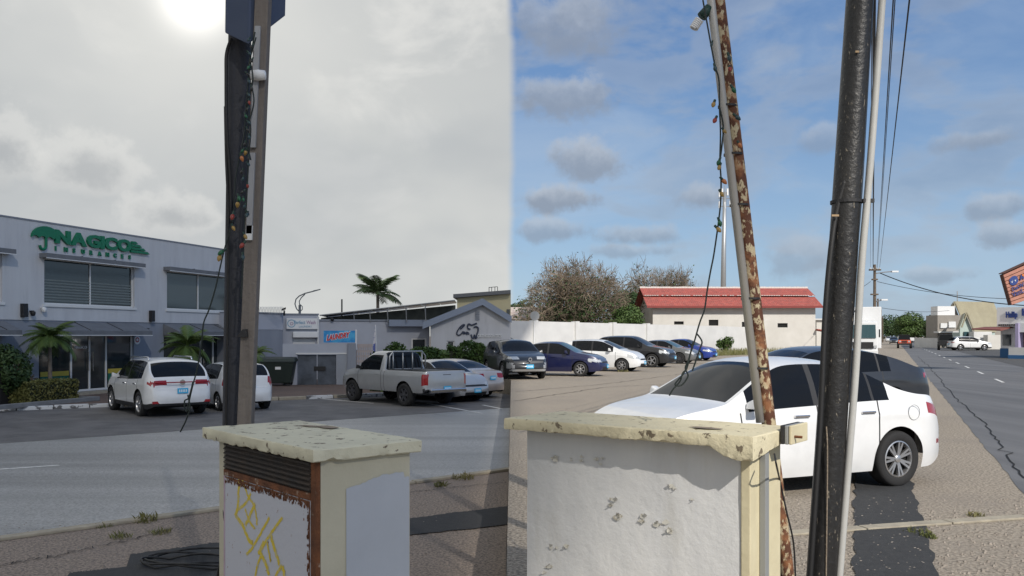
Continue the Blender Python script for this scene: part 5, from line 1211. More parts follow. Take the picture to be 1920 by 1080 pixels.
# ------------------------------------------------------------------ left: poles
m_pole = mat('dark_weathered_wood', (.030,.036,.052), .85, col2=(.05,.05,.055), nscale=3, bump=.5, bscale=25, stretch=((6,6,.6),0)); m_post = mat('grey_weathered_wood', (.20,.175,.155), .9, col2=(.12,.105,.095), nscale=3, bump=.5, bscale=22, stretch=((7,7,.5),0))
dp = 5.75
po = empty('utility_pole', (at(444,800,dp).x, dp, ZL), 0, 'dark wooden utility pole behind the graffiti cabinet carrying a metal box', 'utility pole')
axis = lambda py: at(442+ (0 if py > 700 else (700-py)*.012), py, dp)
top_z = 6.6
b_, m1, t1 = axis(1080), axis(790), axis(0); dirp = (t1-m1)/(t1.z-m1.z)
foot = m1+dirp*(ZL-m1.z); tip = m1+dirp*(top_z-m1.z)
MB().tube([foot, m1, t1, tip], [.096,.086,.074,.066], 20).build('shaft', m_pole, po, world=True, smooth=True)
m_tbox = mat('dark_metal_box', (.035,.055,.11), .6, .2, col2=(.05,.07,.12), nscale=3)
bxm = MB().hexa([at(421,62,dp-.16),at(466,84,dp-.28),at(536,30,dp-.12),at(470,20,dp+.12),at(423,-120,dp-.16),at(468,-110,dp-.28),at(540,-130,dp-.12),at(472,-140,dp+.12)]); bxm.build('metal_box', m_tbox, po, world=True, bevel=.012)
MB().tube(curve_pts([at(434,72,dp-.09),at(425,100,dp-.08),at(424,140,dp-.09),at(425,240,dp-.10),at(431,330,dp-.09),at(433,420,dp-.09)]), .012, 8).build('cable', m_cable, po, world=True, smooth=True)
MB().tube(curve_pts([at(422,200,dp-.1),at(424,300,dp-.1),at(428,400,dp-.1),at(428,520,dp-.1),at(424,800,dp-.1),at(421,1000,dp-.1)]), .009, 6).build('cable', m_cable, po, world=True, smooth=True)
dq = 5.50
wp = empty('wooden_post', (at(460,790,dq).x, dq, ZL), 0, 'grey squared wooden post leaning beside the dark utility pole', 'post')
c0, c1 = at(461,788,dq), at(494,0,dq); dr_ = (c1-c0)/(c1.z-c0.z); f0 = c0+dr_*(ZL-c0.z); f1 = c0+dr_*(4.6-c0.z)
def sq(p_, w, h): return [p_+Vector((-w,-h,0)),p_+Vector((w,-h,0)),p_+Vector((w,h,0)),p_+Vector((-w,h,0))]
MB().hexa(sq(f0,.046,.04)+sq(f1,.044,.04)).build('shaft', m_post, wp, world=True, bevel=.006)
for py0, py1, w, m in ((280,55,.018,m_steel),(440,290,.018,m_steel),(452,425,.02,m_frame)):
    q0, q1 = c0+(c1-c0)*((788-py0)/788), c0+(c1-c0)*((788-py1)/788); MB().hexa([p_+Vector((-.012,-.052,0)) for p_ in sq(q0,w,.010)]+[p_+Vector((-.012,-.052,0)) for p_ in sq(q1,w,.010)]).build('conduit', m_frame if m is m_frame else mat('grey_conduit', (.30,.31,.33), .6), wp, world=True)
q0 = c0+(c1-c0)*((788-148)/788); MB().lathe([(.001,-.05),(.03,-.045),(.036,0),(.03,.045),(.001,.05)], 8, 'x', q0+Vector((.01,-.08,0))).build('lamp_socket', m_white, wp, world=True, smooth=True)
q0 = c0+(c1-c0)*((788-470)/788+.04); 
bk = at(461,632,dq); MB().hexa([p_+Vector((-.005,-.055,0)) for p_ in sq(bk,.035,.012)]+[p_+Vector((.012,-.055,.05)) for p_ in sq(bk,.012,.012)]).build('bracket', m_black, wp, world=True)
# string of coloured bulbs
BULB = {}
def bulb_mesh(col, nm):
    if nm in BULB: return BULB[nm]
    M = mat('bulb_'+nm, col, .45); mb = MB().lathe([(.001,0),(.008,.002),(.0135,.012),(.015,.020),(.012,.032),(.006,.042),(.001,.046)], 12, 'z')
    o = mb.build('bulb', M, smooth=True, origin=(0,0,0)); C.objects.unlink(o); BULB[nm] = o; return o
sock = MB().lathe([(.001,-.022),(.009,-.022),(.0095,.002),(.001,.002)], 8, 'z').build('socket', mat('green_socket', (.01,.035,.025), .6), smooth=40, origin=(0,0,0)); C.objects.unlink(sock)
COLS = {'red': (.24,.03,.02), 'orange': (.42,.15,.05), 'amber': (.30,.19,.05), 'green': (.01,.09,.04), 'teal': (.02,.05,.06), 'dark': (.02,.022,.022)}
m_wire = mat('green_wire', (.008,.016,.014), .6)
def string_lights(name, label, wires, bulbs, d, cluster=None):
    t = empty(name, at(*bulbs[0][:2], d), 0, label, 'string lights')
    for pts in wires: MB().tube(curve_pts([at(p_[0],p_[1],(p_[2] if len(p_) > 2 else d)) for p_ in pts], 10), .0048, 5).build('wire', m_wire, t, world=True, smooth=True)
    r = random.Random(4)
    for px, py, c_, sc in bulbs:
        p_ = at(px,py,d-.02); l_ = p_-Vector(t.location); ax = Vector((r.uniform(-.6,.6), r.uniform(-.5,.2), r.uniform(-1,-.4))).normalized()
        mt = Matrix.Translation(l_) @ ax.to_track_quat('Z','Y').to_matrix().to_4x4() @ Matrix.Scale(sc*.70,4)
        b_ = inst(bulb_mesh(COLS[c_], c_), t, mt, 'bulb'); inst(sock, b_, Matrix(), 'socket')
    return t
dl = 5.36
ks = ['teal','dark','teal','dark','green','dark','teal','dark','teal','red','dark','green']
bl = [(471+r_.uniform(-6,7)-(k*.55), 72+k*13, ks[k % 12], .85) for k in range(26)]
bl += [(452,292,'orange',1.2),(462,282,'amber',1.1),(446,378,'amber',1.3),(447,368,'green',1.2),(437,402,'red',1.3),(436,424,'amber',1.1),(419,470,'green',1.4),(413,478,'amber',1.4),(458,440,'amber',1.1),(457,456,'red',1.3),(455,478,'teal',1.2),(464,400,'teal',1.1)]
string_lights('string_lights', 'string of coloured bulbs between pole and post, ending above the white crossover',
    [[(478,60),(470,110),(474,150),(464,200),(470,240),(466,300),(463,360),(458,430),(455,500),(452,560)],[(470,110),(462,190),(458,250),(448,300),(441,340),(438,400),(432,430),(420,470),(413,500),(404,540),(392,580),(382,605),(378,640),(370,690),(362,720),(355,750),(350,772)],
     [(480,70),(466,130),(476,190),(462,250),(470,300)],[(362,715),(354,745),(346,752),(348,770),(356,765),(352,740)],[(356,768),(348,790),(344,798),(338,810)]], bl, dl)
# ------------------------------------------------------------------ right: cabinet by the viewer
m_cream_r = mat('thick_cream_paint', (.66,.60,.42), .85, col2=(.56,.50,.34), nscale=3, bump=.35, bscale=40, col3=(.12,.09,.06), n3=(15,.61,.64,.9))
m_white_r = mat('peeling_white_plaster', (.66,.66,.65), .9, col2=(.58,.585,.59), nscale=3, bump=.22, bscale=22, col3=(.46,.445,.40), n3=(2.4,.54,.74,.6,1), stretch=((1.5,1.5,.3),0))
m_post_r = mat('pale_yellow_paint', (.62,.56,.38), .8, col2=(.54,.48,.32), nscale=5, bump=.15, bscale=30)
D = .5; zt = 1.7-D; TH = R(38)
n0r = at(1412,819,1600*D/189); n0r.z = zt
fv = Vector((-math.cos(TH), math.sin(TH), 0)); bv = Vector((math.sin(TH), math.cos(TH), 0))
flen = 0; 
t_x = (XR+.012-n0r.x)/fv.x; flen = t_x                      # the slab ends just right of the seam in the ground
blen = .62
cr = empty('electrical_cabinet', (n0r.x+fv.x*flen/2+bv.x*blen/2, n0r.y+fv.y*flen/2+bv.y*blen/2, 0), 0, 'large white plastered cabinet with a broken cream slab, nearest the viewer', 'cabinet')
def rp(a_, b_, z): return n0r+fv*a_+bv*b_+Vector((0,0,z-zt))
th = .066
def droop(a_, b_):
    d_ = a_*flen
    w = max(0, 1-max(0, d_-.10)/.16)
    return .060*w*w*(3-2*w)*max(0, 1-b_*1.3)
rough_slab(lambda a_,b_,z: rp(a_*flen, b_*blen, z), 110, 40, zt-th, zt, 11, .004, .011, droop).build('top_slab', m_cream_r, cr, world=True, smooth=40)
zb = zt-th+.006
def rbox(x0, x1, y0, y1, z0, z1, nm, m, par=None, bev=0):
    return MB().hexa([rp(x0,y0,z0),rp(x1,y0,z0),rp(x1,y1,z0),rp(x0,y1,z0),rp(x0,y0,z1),rp(x1,y0,z1),rp(x1,y1,z1),rp(x0,y1,z1)]).build(nm, m, par or cr, world=True, bevel=bev)
# front face as a gently uneven plaster sheet
mb = MB(); nx, nz = 70, 60; fa0, fa1, fb = .115, flen-.085, .12
for k in range(nz+1):
    for i in range(nx+1):
        a_ = fa0+(fa1-fa0)*i/nx; z = zb*k/nz; p_ = rp(a_, fb, z); q = noise.fractal(p_*2.4, 1.0, 2.0, 4)*.004+noise.fractal(Vector((p_.x*16,p_.y*16,p_.z*5)), 1.0, 2.0, 3)*.0011
        mb.v.append(p_-bv*q)
for k in range(nz):
    for i in range(nx): a_ = k*(nx+1)+i; mb.f.append((a_,a_+1,a_+nx+2,a_+nx+1))
fr_ = mb.build('front_face', m_white_r, cr, world=True, smooth=True)
rbox(fa0+.002, fa1-.002, fb+.012, blen-.07, 0, zb, 'body', m_white_r)
rbox(fa0-.055, fa0-.004, fb-.010, fb+.07, 0, zb-.03, 'corner_post', m_post_r, bev=.006)
rbox(fa0-.050, fa0-.006, fb+.075, blen-.08, 0, zb-.02, 'side_panel', m_post_r)
rbox(fa0-.085, fa0-.052, fb+.12, fb+.17, 0, zb-.02, 'channel', mat('grey_channel', (.30,.31,.31), .6, .3), bev=.004)
# flaking paint: little curled flakes standing off the plaster, bare patches under them
m_flake = mat('paint_flake', (.72,.72,.70), .8); m_barep = mat('bare_plaster', (.58,.565,.51), .95, col2=(.40,.37,.30), nscale=30, thr=(.52,.62))
r_ = random.Random(12); bare, flk = MB(), MB()
def face_pt(px, py, off):
    o_ = n0r+bv*(fb-off); r = ray(px, py); t = (o_.x*bv.x+o_.y*bv.y)/(r.x*bv.x+r.y*bv.y); return CAM+r*t
for (px, py, n, sx, sy) in ((1085,862,5,16,6),(1130,858,6,18,10),(1148,945,5,7,10),(1160,968,3,6,6),(1205,970,4,12,5),(1238,980,6,16,8),(1262,996,5,12,8),(1055,1028,5,14,8),(1040,860,3,6,6),(1260,912,3,9,3),(1300,940,2,4,8),(1030,1070,3,8,6)):
    for _ in range((n+1)//2):
        cx, cy = px+r_.gauss(0,sx*.6), py+r_.gauss(0,sy*.6); k = r_.randint(6,9); s = r_.uniform(2.0,6.0)
        pts = [(cx+s*1.5*math.cos(q*6.283/k)*r_.uniform(.4,1.2), cy+s*math.sin(q*6.283/k)*r_.uniform(.4,1.2)) for q in range(k)]
        bare.quad(*[face_pt(*q, .0075) for q in pts])
        j = r_.randrange(k); flk.quad(face_pt(*pts[j],.008), face_pt(*pts[(j+1) % k],.008), face_pt(pts[(j+1) % k][0]+r_.uniform(-1,2), pts[(j+1) % k][1]-r_.uniform(1,3), .022), face_pt(pts[j][0]+r_.uniform(-2,2), pts[j][1]-r_.uniform(1,3), .020))
bare.build('bare_patch', m_barep, fr_, world=True)['kind'] = 'stuff'; flk.build('paint_flake', m_flake, fr_, world=True)['kind'] = 'stuff'
mb = MB(); c_ = rp(.34, blen*.30, zt+.007); mb.quad(*[c_+fv*.10*math.cos(k*.449)*r_.uniform(.75,1.1)+bv*.045*math.sin(k*.449)*r_.uniform(.7,1.15) for k in range(14)]); mb.build('bare_patch', m_bare, cr, world=True)
# clamp at the slab end
cl = empty('pole_clamp', at(1470,800,4.55), 0, 'cream wooden clamp block bolted at the slab end beside the rusty pole', 'clamp')
rr = lambda a_,b_,z: rp(a_,b_,z)
for x0, x1, m, nm in ((-.030,-.008,m_trim,'rubber_pad'),(-.052,-.032,mat('grey_channel', (.30,.31,.31), .6),'steel_plate'),(-.070,-.054,m_post_r,'block')):
    MB().hexa([rp(x0,blen*.55,zt-.07),rp(x1,blen*.55,zt-.07),rp(x1,blen*.95,zt-.07),rp(x0,blen*.95,zt-.07),rp(x0,blen*.55,zt+.03),rp(x1,blen*.55,zt+.03),rp(x1,blen*.95,zt+.03),rp(x0,blen*.95,zt+.03)]).build(nm, m, cl, world=True, bevel=.006)
MB().tube([rp(-.11,blen*.62,zt-.03), rp(-.04,blen*.62,zt-.03)], .007, 8).build('bolt', m_rust, cl, world=True)

# ------------------------------------------------------------------ right: poles
m_rustpole = mat('rusted_cream_pipe', (.44,.37,.24), .8, col2=(.085,.03,.014), nscale=26, thr=(.45,.49), stretch=((1,1,.55),0), bump=.4, bscale=40, col3=(.26,.11,.045), n3=(9,.50,.62,.75))
m_blackpole = mat('tarred_black_pole', (.012,.012,.013), .38, col2=(.020,.019,.018), nscale=6, bump=.35, bscale=24, col3=(.30,.26,.20), n3=(60,.625,.68,.7,1), stretch=((1,1,.35),0))
dR = 4.98
rpole = empty('rusty_pole', (at(1478,1080,dR).x, dR, 0), 0, 'leaning rusty cream steel pipe with a grey conduit strapped to it', 'pole')
pt = lambda py, dx=0, d=dR: at(1476+(1080-py)*(-130/1080)+dx, py, d)
foot = pt(1080)+(pt(1080)-pt(0))*((pt(1080).z)/(pt(0).z-pt(1080).z)); tip = pt(0)+(pt(0)-pt(1080))*.5
MB().tube([foot, pt(1080), pt(0), tip], .041, 20).build('pipe', m_rustpole, rpole, world=True, smooth=True)
MB().tube([pt(792,-16,dR-.03), pt(0,-13,dR-.03), pt(-300,-13,dR-.03)], .024, 12).build('conduit', mat('pale_grey_conduit', (.42,.41,.39), .5, .3), rpole, world=True, smooth=True)
for py in (200,290,385,560,690): 
    q = pt(py,-6,dR); MB().lathe([(.052,-.006),(.056,-.006),(.056,.006),(.052,.006)], 16, 'z', q).build('strap', m_black, rpole, world=True)
q = pt(30,-34,dR-.03)
MB().tube([q+Vector((.045,0,.05)), q+Vector((0,0,-.005))], [.026,.030], 12).build('lamp_socket', mat('dark_green_socket', (.01,.04,.03), .6), rpole, world=True, smooth=True)
lb = MB(); P = []
for k in range(60):
    a_ = k*.62; P.append(q+Vector((-.012,0,-.02))+Vector((-.55,0,-.83))*(.0011*k)+Vector((.022*math.cos(a_)*.83, .022*math.sin(a_), -.022*math.cos(a_)*.55)))
lb.tube(P, .0055, 6); lb.build('spiral_lamp', m_white, rpole, world=True, smooth=True)
dB = 5.45
bp = empty('utility_pole', (at(1540,1080,dB).x, dB, 0), 0, 'thick black tarred utility pole in front of the white sedan', 'utility pole')
pb = lambda py, dx=0, d=dB: at(1541+(1080-py)*(71/1080)+dx, py, d)
foot = pb(1080)+(pb(1080)-pb(0))*(pb(1080).z/(pb(0).z-pb(1080).z)); tip = pb(0)+(pb(0)-pb(1080))*.9
MB().tube([foot, pb(1080), pb(540), pb(0), tip], [.097,.095,.09,.084,.076], 32).build('shaft', m_blackpole, bp, world=True, smooth=True)
MB().tube(curve_pts([pb(1200,32,dB-.05),pb(1080,33,dB-.05),pb(860,36,dB-.05),pb(690,38,dB-.06),pb(500,36,dB-.06),pb(300,40,dB-.05),pb(0,42,dB-.05),pb(-300,42,dB-.05)]), .0225, 12).build('conduit', mat('grey_pvc_pipe', (.46,.46,.44), .5, col2=(.38,.38,.37), nscale=3), bp, world=True, smooth=True)
MB().tube(curve_pts([pb(1200,-22,dB-.08),pb(1080,-22,dB-.08),pb(800,-22,dB-.08),pb(600,-26,dB-.08),pb(480,-24,dB-.07),pb(400,-18,dB-.05),pb(340,-6,dB-.06)]), .017, 10).build('cable', m_cable, bp, world=True, smooth=True)
MB().tube(curve_pts([pb(1080,8,dB-.1),pb(860,-4,dB-.1),pb(800,-10,dB-.1)]), .004, 5).build('thin_wire', m_bare, bp, world=True)
MB().tube(curve_pts([pb(600,22,dB+.05),pb(380,26,dB+.05),pb(100,24,dB+.05),pb(-200,24,dB+.05)]), .010, 8).build('cable', m_cable, bp, world=True, smooth=True)
q = pb(379,0,dB); MB().lathe([(.094,-.010),(.099,-.010),(.099,.010),(.094,.010)], 24, 'z', q).build('strap', m_black, bp, world=True); MB().box(q+Vector((.08,-.07,-.012)), q+Vector((.15,-.045,.012))).build('bracket', m_black, bp, world=True)
m_tan = mat('exposed_wood', (.35,.25,.15), .9)
for px, py, l_ in ((1566,404,.045),(1607,97,.022)):
    q = at(px,py,dB-.094); MB().box(q-Vector((l_/2,.004,.006)), q+Vector((l_/2,.004,.006))).build('gouge', m_tan, bp, world=True)
wr_ = MB().tube(curve_pts([rp(-.07,.1,zt-.09), rp(-.10,.05,zt-.14), at(1462,900,4.7), at(1475,960,4.75), at(1488,1020,4.8), at(1492,1100,4.85)]), .005, 6).build('hanging_wire', m_cable, smooth=True); tag(wr_, 'thin dark wire hanging beside the lower rusty pole', 'wire')
ds = 4.80
bl = [(1339,192,'amber',1.2),(1342,222,'red',1.2),(1356,243,'amber',.9),(1349,300,'green',1.1),(1350,310,'amber',1.1),(1354,336,'orange',1.2),(1351,360,'amber',1.1),(1348,413,'green',1.2),(1344,427,'amber',1.2),(1366,104,'teal',1.2),(1368,127,'red',1.2),(1373,164,'green',1.2),(1379,217,'teal',1.2),(1385,268,'orange',1.0),(1340,124,'teal',1.1),(1335,80,'teal',.8)]
string_lights('string_lights', 'string of coloured bulbs along the rusty pole, its tangled end hanging over the car park',
    [[(1318,0),(1327,50),(1340,120),(1348,150),(1349,200),(1351,250),(1350,300),(1352,340),(1351,380),(1348,410),(1344,440),(1338,480),(1332,510),(1326,545),(1321,580),(1312,605),(1302,640),(1294,665),(1288,690),(1280,700),(1275,715),(1262,730),(1255,742)],
     [(1349,200),(1356,235),(1354,270),(1350,300)],[(1300,640),(1292,672),(1285,690),(1290,705),(1278,722),(1266,720),(1282,700),(1288,686)],[(1306,625),(1316,640),(1312,655),(1300,690),(1298,694)]], bl, ds)

# ------------------------------------------------------------------ right: parked cars
SW = sedan(4.02, 1.74, 1.46, .315, spokes=7, rimstyle='twin', handle_mat=m_chrome, handles=[(1.24,.845),(2.17,.835)])
SW['mirror'] = 2.82; SW['xr'] = .77; SW['xf'] = 3.16
SW['zones'] = lamps([lambda x,y,z,k: x > 3.9 and .60 < z < .74 and y > .45], [lambda x,y,z,k: x < .30 and y > .42 and .76+x*.25 < z < .91+x*.05], None,
    [('reflector', m_tail, lambda x,y,z,k: x < .10 and .46 < z < .50 and y > .62)])
v = car('parked_sedan', 'large white sedan parked behind the black pole, nearest car on the beige asphalt', SW, P_white, 'RL', g2(1680,912,0), 203, 0)
# fuel flap ring and wiper on the white sedan
fx = []
for k in range(25):
    a_ = k*6.283/24; fx.append((-2.01+.56+.085*math.cos(a_), .872, .835+.085*math.sin(a_)))
MB().tube(fx, .004, 5).build('fuel_flap', mat('grey_seam', (.35,.36,.37), .5), v)
MB().tube([(.93,.62,1.055),(.80,.30,1.135),(.68,.0,1.20)], .010, 6).build('wiper', m_trim, v); MB().tube([(.97,-.05,1.05),(.86,-.35,1.11),(.76,-.55,1.15)], .010, 6).build('wiper', m_trim, v)
SC = sedan(4.55, 1.82, 1.50, .33, spokes=5)
SC['top'] = [(0,.86),(.05,1.04),(.16,1.08),(.34,1.10),(.9,1.32),(1.5,1.46),(2.0,1.50),(2.4,1.49),(2.75,1.42),(3.45,1.06),(3.55,1.02),(4.05,.93),(4.38,.82),(4.5,.72),(4.55,.64)]
SC['shield'] = (2.75,3.48); SC['rear'] = (.36,1.40)
SC['zones'] = lamps([lambda x,y,z,k: x > 4.1 and .62 < z < .74 and y > .45], [lambda x,y,z,k: x < .20 and .90 < z < .97], None, [('cladding', m_trim, lambda x,y,z,k: z < .38 and k in ('side','cap'))])
v = car('parked_coupe', 'dark slate sloping-roof crossover parked just beyond the white sedan', SC, P_slate, 'RL', (7.45,16.8), 196, 0)
VW = suv(4.1, 1.76, 1.56, .33, spokes=5)
VW['zones'] = lamps([lambda x,y,z,k: x > 3.75 and y > .40 and .80 < z < .90], [lambda x,y,z,k: x < .2 and .9 < z < 1.05 and y > .5], lambda x,y,z,k: x > 4.08 and y < .60 and .70 < z < .86,
    [('bumper_trim', m_silver_trim := mat('silver_trim', (.45,.46,.47), .4, .5), lambda x,y,z,k: x > 3.95 and .34 < z < .40), ('fog_lamp', m_silver_trim, lambda x,y,z,k: x > 3.8 and y > .62 and .44 < z < .66), ('cladding', m_trim, lambda x,y,z,k: z < .42 and k in ('side','cap'))])
v = car('parked_suv', 'graphite compact SUV at the near left end of the parked row', VW, P_graphite, 'FL', (1.22,34.2), -74, 0)
MB().lathe([(.045,.0),(.075,.0),(.075,.02),(.045,.02)], 18, 'x', (2.05+.165,0,.79)).build('badge', m_chrome, v)
RW = 'cars parked along the row'
car('parked_sedan', 'navy blue sedan second in the parked row, with silver wheels', sedan(4.35,1.7,1.46,.31, spokes=7), P_navy, 'FR', g2(1088,706,0), -20, 0, RW, glass=m_glass_clear)
car('parked_hatchback', 'white hatchback between the navy sedan and the black SUV', hatch(3.95,1.7,1.54,.31, rimstyle='star', spokes=7), P_white, 'FR', g2(1166,697,0), -24, 0, RW)
car('parked_suv', 'black SUV between the white hatchback and the grey sedan', suv(4.5,1.85,1.72,.37, spokes=5), P_black, 'FR', g2(1222,689,0), -27, 0, RW)
car('parked_sedan', 'grey sedan with dark wheels behind the black SUV', sedan(4.5,1.75,1.46,.33, spokes=10), P_grey, 'FR', g2(1274,682,0), -30, 0, RW, rim=m_dark_alloy, glass=m_glass_clear)
car('parked_sedan', 'bright blue sedan at the far end of the parked row', sedan(4.45,1.75,1.50,.33), P_blue2, 'FR', g2(1309,676.5,0), -32, 0, RW)
car('parked_van', 'sky blue van peeking out behind the navy sedan', hatch(4.2,1.75,1.95,.33), P_blue, 'FR', (.28,46.6), -12, 0)

# ------------------------------------------------------------------ right: boundary wall, house, trees
m_wallw = mat('whitewashed_wall', (.66,.66,.65), .9, col2=(.56,.56,.555), nscale=.8, bump=.1, bscale=20); m_houseg = mat('off_white_house', (.64,.62,.585), .9, col2=(.55,.53,.49), nscale=.7, bump=.1)
m_redroof = mat('red_corrugated_roof', (.40,.095,.075), .8, col2=(.24,.07,.06), nscale=2.2, thr=(.4,.7), col3=(.45,.22,.18), n3=(6,.52,.7,.5)); m_ridge = mat('white_ridge', (.62,.60,.57), .8)
w0, w1 = Vector((-1.6,57.4,0)), Vector((33.9,95.6,0)); wd = (w1-w0).normalized(); wn_ = Vector((-wd.y,wd.x,0)); wl = (w1-w0).length
bw_ = empty('boundary_wall', w0, math.atan2(wd.y,wd.x), 'long whitewashed boundary wall behind the row of parked cars', 'wall')
segs = 11
for k in range(segs):
    a_, b_ = wl*k/segs, wl*(k+1)/segs; h0 = 2.78-.28*k/segs; h1 = 2.78-.28*(k+1)/segs
    MB().hexa([(a_,0,0),(b_-.004,0,0),(b_-.004,.2,0),(a_,.2,0),(a_,0,h0),(b_-.004,0,h1),(b_-.004,.2,h1),(a_,.2,h0)]).build('wall_panel', m_wallw, bw_)
    if k < 5: MB().box((a_-.22,-.14,0),(a_+.22,.34,h0+.08)).build('pillar', m_wallw, bw_)
H = Wall(at(1224,630,84).x, 84, 1.0, .02, 0)
ho = H.empty('red_roofed_house', 'long off-white house with a red corrugated roof behind the boundary wall', 'house')
hu1 = H.u_(1529); ez = 4.75
sw_ = [H.rect(1264,1282,602.5,608.5), H.rect(1329,1347,599.5,610.5), H.rect(1391,1408,603.5,613), H.rect(1458,1477,606,614)]
holed(MB(), 0, hu1, 0, ez, sw_, .25).build('wall', m_houseg, ho)
for h_ in sw_: MB().box((h_[0],.16,h_[2]),(h_[1],.2,h_[3])).build('window', m_under, ho)
MB().box((0,.252,0),(.25,7,ez)).build('end_wall', m_houseg, ho); MB().box((hu1-.25,.252,0),(hu1,7,ez)).build('end_wall', m_houseg, ho)
MB().prism([(hu1-.002,0,ez+.002),(hu1-.002,7,ez+.002),(hu1-.002,3.5,6.55)], (-.22,0,0)).build('gable', m_houseg, ho)
MB().prism([(.002,0,ez+.002),(.002,7,ez+.002),(.002,3.5,6.55)], (.22,0,0)).build('gable', m_houseg, ho)
rf = MB(); n = 170
prof = []
for k in range(n+1): prof.append((-.7+(hu1+1.2)*k/n, .035*(k % 2)))
for k in range(n):
    (a_,da),(b_,db) = prof[k], prof[k+1]
    for (y0,z0,y1,z1) in ((-.75,ez-.16,1.45,5.62),(1.30,5.70,3.5,6.62)): rf.quad((a_,y0,z0+da),(b_,y0,z0+db),(b_,y1,z1+db),(a_,y1,z1+da))
    rf.quad((a_,3.5,6.62+da),(b_,3.5,6.62+db),(b_,7.6,ez-.1+db),(a_,7.6,ez-.1+da))
ro = rf.build('roof', m_redroof, ho)
MB().box((-.72,-.80,ez-.30),(hu1+.52,-.755,ez-.10)).build('fascia', mat('dark_red_fascia', (.22,.04,.035), .7), ro)
r_ = random.Random(2)
for k in range(60): 
    a_ = -.7+(hu1+1.2)*k/60; MB().box((a_,3.40,6.60),(a_+(hu1+1.2)/60*.96,3.62,6.76+r_.uniform(-.02,.02))).build('ridge_tile', m_ridge, ro)
for k in range(70):
    a_ = -.6+(hu1+1.0)*k/70
    if r_.random() < .85: MB().box((a_,1.24,5.735),(a_+.18,1.34,5.79)).build('mortar_dab', m_ridge, ro)
MB().hexa([H_ for H_ in [(hu1+.02,-.6,2.3),(hu1+1.8,-.6,2.0),(hu1+1.8,1.2,2.0),(hu1+.02,1.2,2.3),(hu1+.02,-.6,2.4),(hu1+1.8,-.6,2.1),(hu1+1.8,1.2,2.1),(hu1+.02,1.2,2.4)]]).build('side_awning', m_redroof, ho)
nb = empty('cream_annex', (at(1531,630,118).x,118,0), 0, 'small cream annex just right of the red-roofed house', 'building')
MB().box((0,0,0),(7.0,5,3.9)).build('wall', m_houseg, nb); MB().box((-.3,-.4,3.905),(7.3,5.4,4.1)).build('roof', m_wallw, nb); MB().box((.8,-.03,1.6),(1.8,-.004,2.9)).build('window', m_under, nb)
# small houses at the left behind the wall
sh = empty('small_house', (at(995,630,92).x,92,0), 0, 'small pink-roofed house at the left end behind the boundary wall', 'house')
for (x0,x1,zw,zr,m,yo) in ((-4.2,2.0,3.6,4.9,mat('pale_pink_roof', (.42,.33,.30), .8, col2=(.50,.46,.43), nscale=1.5),0),(2.2,6.2,3.3,4.4,mat('tan_roof', (.33,.27,.22), .8),-1.5)):
    MB().box((x0,yo,0),(x1,yo+5,zw)).build('wall', m_houseg if yo == 0 else mat('tan_wall', (.45,.34,.24), .9), sh)
    MB().prism([(x0-.4,yo-.5,zw-.1),(x0-.4,yo+2.5,zr),(x0-.4,yo+5.5,zw-.1)], (x1-x0+.8,0,0)).build('roof', m, sh); MB().box((x0+.8,yo-.03,2.7),(x0+1.8,yo-.004,3.3)).build('window', m_under, sh)
sgn = empty('round_sign', (at(1001,630,55).x,55,0), 0, 'grey back of a round road sign on a thin white post by the boundary wall', 'sign')
MB().tube([(0,0,0),(0,0,3.0)], .04, 8).build('post', m_white, sgn); MB().lathe([(.001,-.06),(.30,-.06),(.30,-.04),(.001,-.04)], 24, 'y', (.06,0,3.0)).build('disc', m_steel, sgn)
q = at(1085,630,88); bare_tree((q.x,q.y,0), at(1085,492,88).z, 10.8, 'wide bare-twigged brown tree left of the red-roofed house', seed=4, leaves=9500, lean=(-.25,0))
q = at(1240,630,100); bare_tree((q.x,q.y,0), at(1240,503,100).z, 9.4, 'smaller twiggy tree directly behind the red roof', seed=9, leaves=12000)
q = at(1186,630,98); leafy_tree((q.x,q.y,0), 8.6, 6.0, 'dark green tree between the two twiggy trees', seed=3, n=7000, m=m_leaf_dark, leaf=.2)
q = at(1165,630,82); leafy_tree((q.x,q.y,0), 4.9, 5.2, 'round green bush beside the end of the red-roofed house', 'bush', 5, 7000, m_leaf, .15, crown_from=.12, cat='bush')
q = at(975,630,125); leafy_tree((q.x,q.y,0), 7.0, 8.0, 'dark green tree at the far left behind the small house', seed=6, n=4000, m=m_leaf_dark, leaf=.22)
q = at(1018,630,118); leafy_tree((q.x,q.y,0), 6.0, 7.0, 'dark green tree right of the small pink-roofed house', seed=16, n=4000, m=m_leaf_dark, leaf=.22)
rng = random.Random(9)
gm = MB()
for k in range(5200):
    f = rng.random()**1.0; px = 1305+330*f; p_ = w0+wd*(wl*(.40+.58*f))-wn_*rng.uniform(.3,3.6); h_ = rng.uniform(.2,.75); d_ = Vector((rng.gauss(0,.35),rng.gauss(0,.35),1)).normalized(); w_ = Vector((.02,0,0))
    gm.quad(p_-w_,p_+w_,p_+d_*h_*.6+w_*.7,p_+d_*h_)
o = gm.build('grass', m_grass); o['kind'] = 'stuff'; o['label'] = 'dry grass strip along the foot of the boundary wall'
p_ = w0+wd*(wl*.56)-wn_*1.5; leafy_tree((p_.x,p_.y,0), 1.9, 1.7, 'leafy weed bush growing in the grass strip by the wall', 'shrub', 31, 1400, m_leaf, .13, crown_from=.05, cat='shrub')
for k, (px, py, r__, h__) in enumerate(((1722,1000,.11,.05),(1740,1008,.07,.05),(1830,968,.08,.05),(1168,697,.25,.14))):
    b_ = gnd(px,py); tuft((b_.x,b_.y,0), r__, h__, 90, ('dark weed clump in front of the concrete edging by the trench strip','small weed beside the dark weed clump','green weed growing in the edging far right','weeds at the front wheel of the white hatchback')[k], 50+k)
gv = MB(); rng = random.Random(18)
